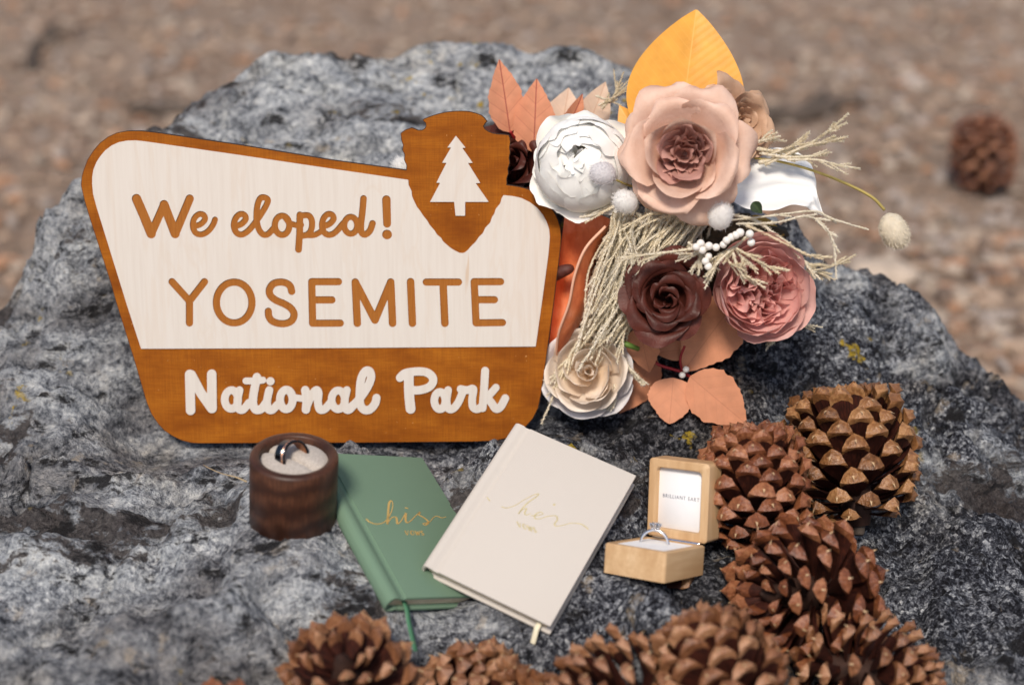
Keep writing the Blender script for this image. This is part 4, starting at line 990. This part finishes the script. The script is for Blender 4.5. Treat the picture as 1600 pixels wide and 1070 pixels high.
fl = flower('pink_cabbage_rose', 'dusty pink cabbage rose at the right of the bouquet', at(1180, 450, -.002), toward(1180, 450, 0, -.05, .24), [
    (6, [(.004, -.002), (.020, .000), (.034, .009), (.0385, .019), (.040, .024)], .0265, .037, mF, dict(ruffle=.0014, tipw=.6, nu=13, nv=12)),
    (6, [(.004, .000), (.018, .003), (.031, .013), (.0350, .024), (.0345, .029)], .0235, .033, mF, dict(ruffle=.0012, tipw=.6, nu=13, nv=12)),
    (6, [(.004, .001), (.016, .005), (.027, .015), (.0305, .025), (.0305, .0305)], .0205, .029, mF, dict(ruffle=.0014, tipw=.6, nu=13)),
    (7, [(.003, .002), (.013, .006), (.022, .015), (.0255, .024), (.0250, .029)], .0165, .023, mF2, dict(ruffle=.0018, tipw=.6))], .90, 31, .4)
loose_petals(fl, 44, .0215, .0070, .0200, .0085, mF2, 300, .0030, .18, 1.2)
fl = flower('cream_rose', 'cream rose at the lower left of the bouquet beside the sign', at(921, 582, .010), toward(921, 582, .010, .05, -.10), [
    (6, [(.004, -.006), (.018, -.006), (.030, -.001), (.036, .006), (.0385, .006)], .0230, .040, mO, dict(ruffle=.0016, tipw=.55, nu=13, nv=11)),
    (6, [(.004, .000), (.016, .003), (.0275, .012), (.0315, .020), (.0345, .021)], .0215, .030, mG, dict(ruffle=.0012, tipw=.6, nu=13, nv=12)),
    (5, [(.003, .002), (.014, .007), (.0225, .018), (.0240, .026), (.0255, .0285)], .0190, .0225, mG, dict(ruffle=.0010, tipw=.6, nu=12)),
    (4, [(.003, .003), (.010, .009), (.0165, .020), (.0170, .028), (.0180, .030)], .0150, .0160, mG, dict(ruffle=.0008, tipw=.6)),
    (3, [(.002, .004), (.006, .011), (.0095, .022), (.0092, .029), (.0098, .031)], .0095, .0092, mG, dict(ruffle=.0006, tipw=.6))], .88, 41)
loose_petals(fl, 5, .004, .012, .018, .006, mG, 410, .0006, .1)

# ---- leaves
def leaf_mesh(name, L, W, mat, seed, serr=.0, teeth=11, fold=.18, bend=.15, nu=9, nv=25, shape=(.9, .70), wave=.0):
    """local: y from base to tip, x across, z up; cupped along the midrib, toothed rim"""
    r = np.random.default_rng(seed); V = []
    for j in range(nv):
        f = j / (nv - 1)
        w = W / 2 * (math.sin(math.pi * min(1, f) ** shape[1]) ** shape[0] if 0 < f < 1 else .02)
        tooth = serr * ((f * teeth) % 1.0) * (1 if .08 < f < .97 else 0)
        for i in range(nu):
            u = -1 + 2 * i / (nu - 1); x = u * w * (1 + (tooth if abs(u) == 1 else 0) + .03 * r.normal() * (abs(u) == 1) * (serr > 0))
            z = fold * abs(x) + bend * L * (f * f) * -1 + wave * math.sin(f * 7 + seed + 2 * u) * abs(u)
            V.append((x, f * L, z))
    Fc = [(j*nu + i, j*nu + i + 1, (j+1)*nu + i + 1, (j+1)*nu + i) for j in range(nv - 1) for i in range(nu - 1)]
    return make_mesh(name, V, Fc, mat)
def leaf_mat(name, c, vein, rough=.55, trans=.2, vs=210.0, vw=.25, mid=.0010, bs=.22, sv=.30):
    t = NT(name); tc = t.node('ShaderNodeTexCoord'); sx = t.node('ShaderNodeSeparateXYZ', {'Vector': tc.outputs['Object']})
    ax = t.math('ABSOLUTE', sx.outputs['X']); g = t.math('SUBTRACT', sx.outputs['Y'], t.math('MULTIPLY', ax, .95))
    wv = t.math('SINE', t.math('MULTIPLY', g, vs * 6.283)); side = t.ramp(wv, [(1 - vw * .25, 0.0), (.995, 1.0)])
    midr = t.ramp(t.math('DIVIDE', ax, mid), [(.5, 1.0), (1.0, 0.0)])
    nz = t.noise(tc.outputs['Object'], 70, 4); grain = t.noise(tc.outputs['Object'], 1400, 2)
    col = t.ramp(nz, [(.3, tuple(k * .86 for k in c)), (.7, tuple(min(1, k * 1.1) for k in c))])
    col = t.mix(t.math('MULTIPLY', side, sv), col, vein); col = t.mix(t.math('MULTIPLY', midr, min(.8, sv * 2.6)), col, vein)
    t.set(color=col, rough=rough, spec=.3); t.bump(t.math('ADD', t.math('MULTIPLY', wv, -.6), grain), bs, .0008)
    tr = t.node('ShaderNodeBsdfTranslucent', {'Color': col}); mx = t.node('ShaderNodeMixShader', {'Fac': trans})
    t.l.new(t.b.outputs[0], mx.inputs[1]); t.l.new(tr.outputs[0], mx.inputs[2]); t.l.new(mx.outputs[0], t.out.inputs[0]); return t.m
def rl(px, py, h=.004):
    p = rest(px, py, h, .7, 1.3); return (px, py, p[1])
def leaf_at(name, label, base, tip, W, mat, seed, face=0.0, facing=None, **kw):
    """base and tip are (px, py, y)"""
    a_, b_ = at(*base), at(*tip); L = np.linalg.norm(b_ - a_); d = Vector(b_ - a_).normalized()
    f = Vector(facing if facing is not None else (CAM - a_)).normalized(); x_ = d.cross(f).normalized(); z_ = x_.cross(d)
    M3 = Matrix((x_, d, z_)).transposed(); q_ = M3.to_quaternion() @ Quaternion((0, 1, 0), face)
    return link(name, leaf_mesh(name, L, W, mat, seed, **kw), bouquet, a_ - BQ, q_, label)
orange_m = leaf_mat('orange leaf', (.92, .43, .070), (.95, .52, .13), .4, .2, 150.0, .3, .0006, .07)
peach_m = leaf_mat('peach leaf', (.82, .35, .20), (.40, .08, .06), .6, .25, 95.0, .12, .0006)
rust_m = leaf_mat('rust leaf', (.70, .30, .165), (.38, .12, .06), .6, .2, 95.0, .10, .0004, .12, .12)
pale_m = leaf_mat('pale peach leaf', (.88, .66, .50), (.72, .45, .30), .6, .3, 95.0, .10, .0005)
yell_m = leaf_mat('yellow leaf', (.68, .42, .12), (.5, .30, .08), .5, .25, 140.0)
olive_m = leaf_mat('dark green leaf', (.030, .050, .022), (.05, .08, .03), .5, .1, 140.0)
leaf_at('orange_leaf', 'big smooth orange leaf standing above the peach rose', (1056, 250, .052), (1090, 14, .085), .082, orange_m, 1, .12, bend=.06, fold=.10, shape=(.82, .80), nu=13, nv=33)
leaf_at('orange_leaf', 'tip of an orange leaf behind the white peony', (1010, 240, .070), (968, 165, .080), .024, orange_m, 2)
leaf_at('peach_leaf', 'peach leaf standing farthest left above the sign', (797, 207, .088), (781, 94, .092), .025, peach_m, 3, .15, serr=.10, fold=.25, bend=.05)
leaf_at('peach_leaf', 'peach leaf standing beside the leftmost one', (834, 238, .080), (838, 124, .086), .029, peach_m, 4, -.1, serr=.12, fold=.22, bend=.05)
leaf_at('pale_leaf', 'pale peach leaf behind the white peony', (872, 230, .10), (890, 138, .11), .034, pale_m, 5, .1, serr=.08)
leaf_at('pale_leaf', 'pale leaf edge between the two peach leaves', (822, 250, .10), (808, 178, .11), .026, pale_m, 15, .5, serr=.05)
leaf_at('rust_leaf', 'rust leaf pointing up behind the white peony', (880, 210, .085), (915, 150, .09), .016, peach_m, 6, .6, serr=.08)
leaf_at('pale_leaf', 'small pale yellow leaf behind the peony', (915, 205, .10), (948, 130, .105), .024, pale_m, 7, .2)
leaf_at('rust_leaf', 'large rust leaf under the burgundy rose', (1150, 470, .012), (1064, 582, -.004), .042, rust_m, 8, .1, serr=.07, fold=.15)
leaf_at('rust_leaf', 'rust leaf lying on the rock pointing right', rl(1078, 588, .022), rl(1166, 662, .014), .036, rust_m, 9, -.1, serr=.07, fold=.10, bend=.01, shape=(.8, .74))
leaf_at('rust_leaf', 'round rust leaf lying on the rock pointing down', rl(1052, 590, .022), rl(1046, 662, .015), .032, rust_m, 10, .0, serr=.07, fold=.08, bend=.01, shape=(.7, .74))
leaf_at('rust_leaf', 'rust leaf below the cream rose pointing down left', rl(1024, 558, .022), rl(968, 646, .014), .028, rust_m, 11, -.5, serr=.05, bend=.01)
leaf_at('rust_leaf', 'rust leaf between the cream and burgundy roses', (1000, 510, .010), (1012, 585, .002), .024, rust_m, 12, .3, serr=.07)
leaf_at('rust_leaf', 'rust leaf edge below the burgundy rose', (1075, 545, .015), (1025, 550, .012), .016, rust_m, 13, .2)
leaf_at('yellow_leaf', 'yellow leaf under the white anthurium', (1150, 350, .035), (1228, 372, .035), .022, yell_m, 14, .3)
leaf_at('green_leaf', 'small dark green leaf beside the bunny tail', (1176, 316, -.006), (1190, 334, -.010), .008, olive_m, 16, .2)
red_stem = simple('red stem', (.32, .018, .022), .45, .15)
def stem(name, label, pts, r0, r1, mat, sides=7):
    P = crom([at(*p) - BQ for p in pts], 8); V, Fc = tube(P, np.linspace(r0, r1, len(P)), sides); return link(name, make_mesh(name, V, Fc, mat), bouquet, label=label)
stem('stem', 'red stem of the lower rust leaves', [(1085, 592, .004), (1062, 580, .004), (1030, 570, .006), (1010, 555, .01)], .0011, .0011, red_stem)
stem('stem', 'red stem of the lower rust leaves', [(1066, 580, .004), (1063, 560, .006), (1070, 540, .008)], .0009, .0009, red_stem)
stem('stem', 'red stem of the peach leaf beside the sign', [(797, 205, .088), (806, 218, .090), (820, 232, .092)], .0011, .0011, red_stem)
stem('stem', 'short green stem beside the cream rose', [(968, 534, .0), (985, 540, -.002), (997, 545, .002)], .0022, .0018, simple('green stem', (.12, .22, .04), .5, .15))

# ---- white anthurium, orange calla
def loft(name, rows, mat, parent, label, nv=24, nu=10, groove=0.0):
    """rows: list of sections; each section a list of (px,py,y); lofted smoothly both ways"""
    S_ = [crom([at(*p) - BQ for p in sec], nu) for sec in rows]; S_ = np.array(S_)
    G = np.array([crom(S_[:, k], nv // max(1, len(rows) - 1)) for k in range(S_.shape[1])]).transpose(1, 0, 2)
    if groove:
        w_ = np.linspace(0, 1, G.shape[1]); v_ = np.linspace(0, 1, G.shape[0])
        G[:, :, 1] += groove * (np.abs(np.sin(w_ * math.pi * 4.0 + .6))[None, :] * np.sin(v_ * math.pi)[:, None] + .35 * np.sin(v_ * 22 + 3)[:, None] * np.sin(w_ * 9)[None, :])
    a_, b_ = G.shape[:2]; Fc = [(j*b_ + i, j*b_ + i + 1, (j+1)*b_ + i + 1, (j+1)*b_ + i) for j in range(a_ - 1) for i in range(b_ - 1)]
    return link(name, make_mesh(name, G.reshape(-1, 3), Fc, mat), parent, label=label)
mA = petal_mat('anthurium white', (.90, .90, .89), (.94, .94, .93), .4, .12, .15)
loft('anthurium', [[(1150, 262, .030), (1146, 285, .012), (1142, 310, .010), (1150, 318, .004)],
                   [(1172, 240, .040), (1170, 275, .020), (1166, 308, .014), (1172, 328, .002)],
                   [(1212, 232, .046), (1214, 270, .026), (1210, 305, .018), (1208, 330, .000)],
                   [(1248, 240, .046), (1252, 272, .028), (1248, 305, .018), (1238, 322, .002)],
                   [(1270, 262, .040), (1274, 285, .026), (1270, 310, .014), (1258, 324, .004)],
                   [(1274, 296, .028), (1278, 308, .022), (1276, 322, .014), (1268, 330, .008)],
                   [(1286, 334, .018), (1287, 336, .017), (1288, 337, .016), (1286, 337, .015)]], mA, bouquet, 'white anthurium flower at the right', 36, 8, .0035)
t = NT('orange calla'); v = t.coord('Object'); nz = t.noise(v, 45, 4, .6, .4); nz2 = t.noise(t.coord('Object', (1, 1, .25)), 260, 3)
col = t.ramp(nz, [(.3, (.60, .135, .050)), (.5, (.76, .215, .080)), (.7, (.86, .34, .19))]); col = t.mix(t.ramp(nz2, [(.35, .35), (.55, 0.0)]), col, (.52, .10, .035))
t.set(color=col, rough=.42, spec=.4); t.bump(nz2, .2, .0008); calla_m = t.m
rowsC = [[(882, 338, .040), (912, 330, .040), (938, 336, .036), (958, 345, .026), (954, 350, .014), (946, 354, .006)],
         [(878, 372, .042), (900, 372, .046), (924, 372, .040), (944, 376, .026), (934, 382, .008), (915, 388, -.004)],
         [(872, 420, .040), (888, 420, .046), (908, 420, .042), (926, 426, .026), (918, 428, .006), (898, 430, -.006)],
         [(866, 470, .036), (880, 470, .042), (900, 470, .038), (924, 470, .024), (912, 470, .004), (889, 474, -.006)],
         [(860, 520, .030), (870, 520, .034), (884, 518, .032), (904, 512, .020), (892, 514, .004), (873, 520, -.002)],
         [(856, 556, .026), (862, 556, .027), (868, 556, .025), (876, 554, .020), (873, 556, .014), (869, 558, .010)]]
loft('calla_lily', rowsC, calla_m, bouquet, 'orange calla lily folded along the right edge of the sign', 40, 8)
P = crom([at(*r_[-1]) - BQ for r_ in rowsC] + [at(868, 572, .014) - BQ], 8); V, Fc = tube(P, np.linspace(.0011, .0008, len(P)), 6); link('calla_rim', make_mesh('calla_rim', V, Fc, simple('pale peach rim', (.80, .44, .30), .5, .1)), bouquet)
V, Fc = tube(crom([at(862, 432, .040) - BQ, at(878, 424, .030) - BQ, at(896, 418, .028) - BQ], 6), [.0040, .0046, .0048, .0048, .0047, .0046, .0046, .0044, .0042, .0040, .0036, .0030, .0016], 10); link('spadix', make_mesh('spadix', V, Fc, simple('brown spadix', (.085, .025, .018), .5, .3, 300, .6)), bouquet)

# ---- bunny tail grass
tail_m = simple('bunny tail fluff', (.94, .93, .91), .9, .03, 200, translucent=.4)
tail_c = simple('cream bunny tail fluff', (.86, .78, .63), .9, .06, 200, translucent=.35)
def bunny(label, px, py, y, d, L, W, mat, seed, n_=800):
    r = np.random.default_rng(seed); c = at(px, py, y) - BQ; M3 = np.array(frame(d))
    u = r.normal(size=(n_, 3)); u /= np.linalg.norm(u, axis=1)[:, None]
    rad = np.array([W / 2, W / 2, L / 2]) * .90; V = []; Fc = []
    bm = bmesh.new(); bmesh.ops.create_icosphere(bm, subdivisions=3, radius=1); B = np.array([v_.co[:] for v_ in bm.verts]); FB = [tuple(v_.index for v_ in f.verts) for f in bm.faces]; bm.free()
    B = B * rad * (1 + .05 * fbm(B * 4 + seed, 2))[:, None]; V = [tuple(c + M3 @ p) for p in B]; Fc = list(FB)
    for k in range(n_):
        p = u[k] * rad; nrm = u[k] / rad; nrm /= np.linalg.norm(nrm); dirn = nrm * .8 + np.array([0, 0, 1.0]) + r.normal(0, .3, 3); dirn /= np.linalg.norm(dirn)
        ln = r.uniform(.0014, .0034); sd = np.cross(dirn, r.normal(size=3)); sd /= np.linalg.norm(sd); w_ = .00014
        o = len(V); V += [tuple(c + M3 @ (p + sd * w_)), tuple(c + M3 @ (p - sd * w_)), tuple(c + M3 @ (p + dirn * ln))]; Fc.append((o, o + 1, o + 2))
    return link('bunny_tail', make_mesh('bunny_tail', V, Fc, mat), bouquet, label=label)
bunny('grey-white bunny tail in front of the white peony', 942, 271, -.002, (-.75, -.2, .15), .020, .0165, simple('greyish bunny tail fluff', (.80, .78, .80), .9, .05, 200, translucent=.35), 1)
bunny('white bunny tail below the peony', 977, 315, -.012, (-.35, -.3, .3), .020, .0165, tail_m, 2)
bunny('white bunny tail below the peach rose', 1125, 338, -.022, (.15, -.3, .9), .021, .0175, tail_m, 3)
bunny('cream bunny tail hanging on a long stem at the far right', 1397, 361, .020, (.45, -.1, -.85), .029, .0205, tail_c, 4, 1300)
bunny('white bunny tail peeking out behind the sign left of the arrowhead', 630, 264, .075, (-.6, 0, .6), .020, .0165, tail_m, 6)
straw2 = simple('yellow-green stem', (.42, .33, .10), .6, .15)
stem('stem', 'long arching stem of the hanging bunny tail', [(1178, 247, .030), (1215, 252, .026), (1265, 265, .024), (1320, 286, .022), (1362, 308, .020), (1382, 328, .020)], .0008, .0011, straw2)
stem('stem', 'short stem of the grey bunny tail', [(962, 281, .000), (978, 288, .006), (990, 292, .012)], .0007, .0008, straw2)

# ---- feathery cream grass
grass_m = NT('cream dried grass'); v = grass_m.coord('Object'); rnd = grass_m.node('ShaderNodeObjectInfo').outputs['Random']
grass_m.set(color=grass_m.ramp(grass_m.math('ADD', grass_m.math('MULTIPLY', grass_m.noise(v, 250, 3), .6), grass_m.math('MULTIPLY', rnd, .4)), [(.25, (.88, .79, .61)), (.5, (.94, .88, .74)), (.78, (.96, .93, .86))]), rough=.85, spec=.1); _tr = grass_m.node('ShaderNodeBsdfTranslucent', {'Color': (.96, .90, .76, 1)}); _mx = grass_m.node('ShaderNodeMixShader', {'Fac': .42}); grass_m.l.new(grass_m.b.outputs[0], _mx.inputs[1]); grass_m.l.new(_tr.outputs[0], _mx.inputs[2]); grass_m.l.new(_mx.outputs[0], grass_m.out.inputs[0]); grass_m = grass_m.m
def strand(pts, r0=.0011, r1=.0004, seed=0, dens=1.0, fuzz=1.0, branches=1):
    r = np.random.default_rng(seed + 5000); P = crom([at(*p) - BQ if len(p) == 3 and abs(p[0]) > 2 else np.array(p) for p in pts], 9)
    P = P + r.normal(0, .00006, P.shape); fuzz *= r.uniform(.75, 1.35); r0 *= r.uniform(.65, 1.3); n_ = len(P); R = np.linspace(r0, r1, n_) * (1 + .2 * r.normal(size=n_)).clip(.6, 1.5)
    V, Fc = tube(P, R, 5); V = list(V); T = np.gradient(P, axis=0); runs = [(P, R)]
    for b_ in range(branches):
        i = int(r.uniform(.30, .85) * (n_ - 1)); tt = T[i] / (np.linalg.norm(T[i]) + 1e-9); o_ = r.normal(size=3); o_ -= tt * (o_ @ tt); o_ /= np.linalg.norm(o_)
        ln = r.uniform(.006, .014); Q = np.array([P[i] + tt * ln * k + o_ * ln * .34 * k ** .8 for k in np.linspace(0, 1, 5)]); RQ = np.linspace(R[i] * .75, .00025, 5)
        v2, f2 = tube(Q, RQ, 5); o0 = len(V); V += list(v2); Fc += [tuple(q + o0 for q in f) for f in f2]; runs.append((Q, RQ))
    jobs = []
    for P, R in runs:
        L = np.linalg.norm(np.diff(P, axis=0), axis=1).sum(); jobs += [(P, R, np.gradient(P, axis=0))] * int(L / .00042 * dens)
    for P, R, T in jobs:
        g = r.uniform(0, len(P) - 1.001); i = int(g); q = g - i; p = P[i] * (1 - q) + P[i + 1] * q; tt = T[i] / (np.linalg.norm(T[i]) + 1e-9)
        o_ = r.normal(size=3); o_ -= tt * (o_ @ tt); o_ /= np.linalg.norm(o_); rad = R[i]
        dirn = tt * r.uniform(.5, 1.4) + o_; dirn /= np.linalg.norm(dirn); ln = r.uniform(.0007, .0019) * fuzz; sd = np.cross(dirn, tt); sd /= np.linalg.norm(sd) + 1e-9; w_ = r.uniform(.0003, .0006)
        b = len(V); p = p + o_ * rad * .6; V += [tuple(p + sd * w_), tuple(p - sd * w_), tuple(p + o_ * w_ * -.3 + dirn * ln), tuple(p + tt * .0006 + o_ * .0003)]; Fc += [(b, b + 1, b + 2), (b, b + 3, b + 2)]
    return link('grass_strand', make_mesh('grass_strand', V, Fc, grass_m), bouquet)
r = np.random.default_rng(77); sd_ = 0
poly = np.array([(940,372),(930,440),(926,480),(905,535),(880,585),(900,604),(950,560),(985,530),(992,470),(1002,430),(1000,395)], float)
cen = poly.mean(0)
for k in range(228):       # the hanging mass left of the burgundy rose, fanning out below the peach rose
    f = r.random(); sx = 955 + 155 * f + r.normal(0, 6); sy = 340 + r.normal(0, 8); sy_ = .004 + r.uniform(-.010, .024)
    t_ = (k % 11) + r.random(); a_ = poly[int(t_) % 11] * (1 - t_ % 1) + poly[(int(t_) + 1) % 11] * (t_ % 1); e_ = cen + (a_ - cen) * math.sqrt(r.uniform(.05, 1.05))
    ex, ey = e_; mx = sx * .5 + ex * .5 + 4 + r.normal(0, 11); my = sy * .5 + ey * .5 - 14 + r.normal(0, 6); yd = sy_ * .6 + r.uniform(-.008, .012)
    strand([(sx, sy, sy_), (mx, my, yd - .006), (ex, ey, yd + r.uniform(-.004, .008))], .00072, .0004, sd_, 2.6, 1.2); sd_ += 1
for k in range(26):        # straight strands below the peach rose, back filling
    sx = 1000 + 130 * r.random(); strand([(sx, 325 + r.normal(0, 6), .012), (sx * .9 + 104 + r.normal(0, 10), 370, .016), (sx * .8 + 208 + r.normal(0, 16), 400 + r.normal(0, 18), .022)], .0011, .0008, sd_, 2.2, 1.0); sd_ += 1
hand = [[(1185, 255, .022), (1235, 240, .02), (1285, 212, .018), (1325, 178, .016)], [(1195, 258, .020), (1255, 230, .018), (1290, 222, .016), (1323, 214, .014)], [(1205, 240, .02), (1240, 228, .02), (1262, 214, .02)], [(1190, 240, .02), (1230, 246, .018), (1268, 244, .016), (1292, 242, .014)],
        [(1230, 250, .016), (1275, 250, .014), (1310, 258, .012), (1344, 264, .010)], [(1176, 226, .024), (1195, 218, .024), (1213, 216, .024)], [(1180, 232, .026), (1215, 236, .024), (1262, 232, .022)], [(1186, 240, .026), (1225, 238, .024), (1272, 250, .02)],
        [(1130, 345, .0), (1200, 338, .0), (1270, 330, .004), (1300, 342, .004), (1357, 359, .004)], [(1150, 350, .0), (1210, 348, .0), (1260, 338, .0), (1286, 352, .002), (1302, 380, .004), (1307, 435, .004)], [(1140, 335, .006), (1180, 345, .002), (1222, 375, -.002), (1258, 410, -.004), (1270, 440, -.004)],
        [(1165, 352, .0), (1210, 372, -.006), (1262, 398, -.004), (1298, 402, .0)], [(1255, 425, .004), (1285, 420, .004), (1310, 412, .004), (1337, 398, .004)], [(1260, 418, .008), (1275, 424, .006), (1290, 430, .006)], [(1255, 408, .01), (1270, 415, .01), (1285, 413, .01)], [(1215, 500, .006), (1240, 504, .004), (1285, 511, .004)], [(1222, 505, .01), (1215, 520, .008), (1205, 538, .004)],
        [(1140, 392, -.03), (1118, 415, -.034), (1102, 450, -.036)], [(1145, 395, -.03), (1158, 425, -.034), (1196, 450, -.036)], [(1150, 388, -.03), (1180, 405, -.034), (1217, 427, -.034)], [(1140, 390, -.028), (1125, 400, -.03), (1116, 412, -.03)], [(1150, 390, -.028), (1160, 405, -.03), (1158, 416, -.03)], [(1135, 402, -.028), (1142, 412, -.03), (1150, 414, -.032)],
        [(1175, 362, -.01), (1160, 376, -.022), (1142, 392, -.028), (1130, 400, -.03)], [(1100, 385, -.02), (1060, 392, -.028), (1010, 398, -.032), (965, 404, -.03)], [(1110, 388, -.02), (1085, 398, -.028), (1060, 402, -.03)], [(1100, 380, -.02), (1095, 400, -.024), (1090, 416, -.024)], [(1075, 378, -.018), (1090, 392, -.022), (1105, 402, -.022)],
        [(905, 530, .004), (888, 560, .0), (872, 600, -.004), (846, 662, -.008)], [(900, 540, .004), (880, 575, .0), (866, 590, -.002)], [(890, 555, .004), (882, 590, .0), (878, 608, -.002)], [(985, 500, -.004), (975, 520, -.008), (972, 545, -.010)], [(975, 560, -.002), (990, 585, -.004), (1006, 600, -.004)], [(960, 600, -.006), (962, 625, -.008), (950, 640, -.008)],
        [(965, 320, .004), (945, 330, .006), (925, 338, .008)], [(905, 340, .004), (930, 335, .006), (955, 322, .01)], [(930, 150, .09), (955, 155, .09), (972, 130, .092)], [(935, 165, .088), (960, 150, .088), (965, 128, .09)], [(940, 170, .088), (950, 160, .088), (978, 140, .09)]]
for h in hand: strand(h, .0010, .00035, sd_, 3.6, 1.1, 5); sd_ += 1
# the tangled heart of wire and floral tape behind the flowers
bm = bmesh.new(); bmesh.ops.create_icosphere(bm, subdivisions=4, radius=1); P = np.array([v_.co[:] for v_ in bm.verts]); P = P * (1 + .35 * fbm(P * 2.3, 3))[:, None] * np.array([.062, .022, .048])
for v_, p_ in zip(bm.verts, P): v_.co = p_
link('moss_ball', bm_mesh('moss_ball', bm, simple('dark moss', (.055, .038, .022), .95, .5, 120, 1.0, 400)), bouquet, at(1075, 395, .052) - BQ, quat((0, -.8, .6)), 'dark mossy base that holds the stems')
# ---- pearls
pearl_m = NT('pearl'); pearl_m.set(color=(.80, .76, .71), rough=.18, spec=.6, coat=.4); pearl_m = pearl_m.m
bm = bmesh.new(); bmesh.ops.create_uvsphere(bm, u_segments=20, v_segments=12, radius=1); pm = bm_mesh('pearl', bm, pearl_m)
ZD = lambda x, y: (1040 + x / 3.1475, 100 + y / 3.1475)
for (x, y) in [(172, 882), (181, 915), (213, 895), (248, 902), (284, 888), (211, 945), (210, 996), (323, 852), (366, 830), (414, 836), (421, 878), (150, 900), (300, 868), (196, 970), (345, 842)]:
    px, py = ZD(x, y); o = link('pearl', pm, bouquet, at(px, py, -.033 + r.normal(0, .001)) - BQ); o.scale = [.0026 * (1 + r.normal(0, .04))] * 3
for px, py in [(1072, 577), (1066, 586)]:
    o = link('pearl', pm, bouquet, at(px, py, .0) - BQ); o.scale = [.0024] * 3
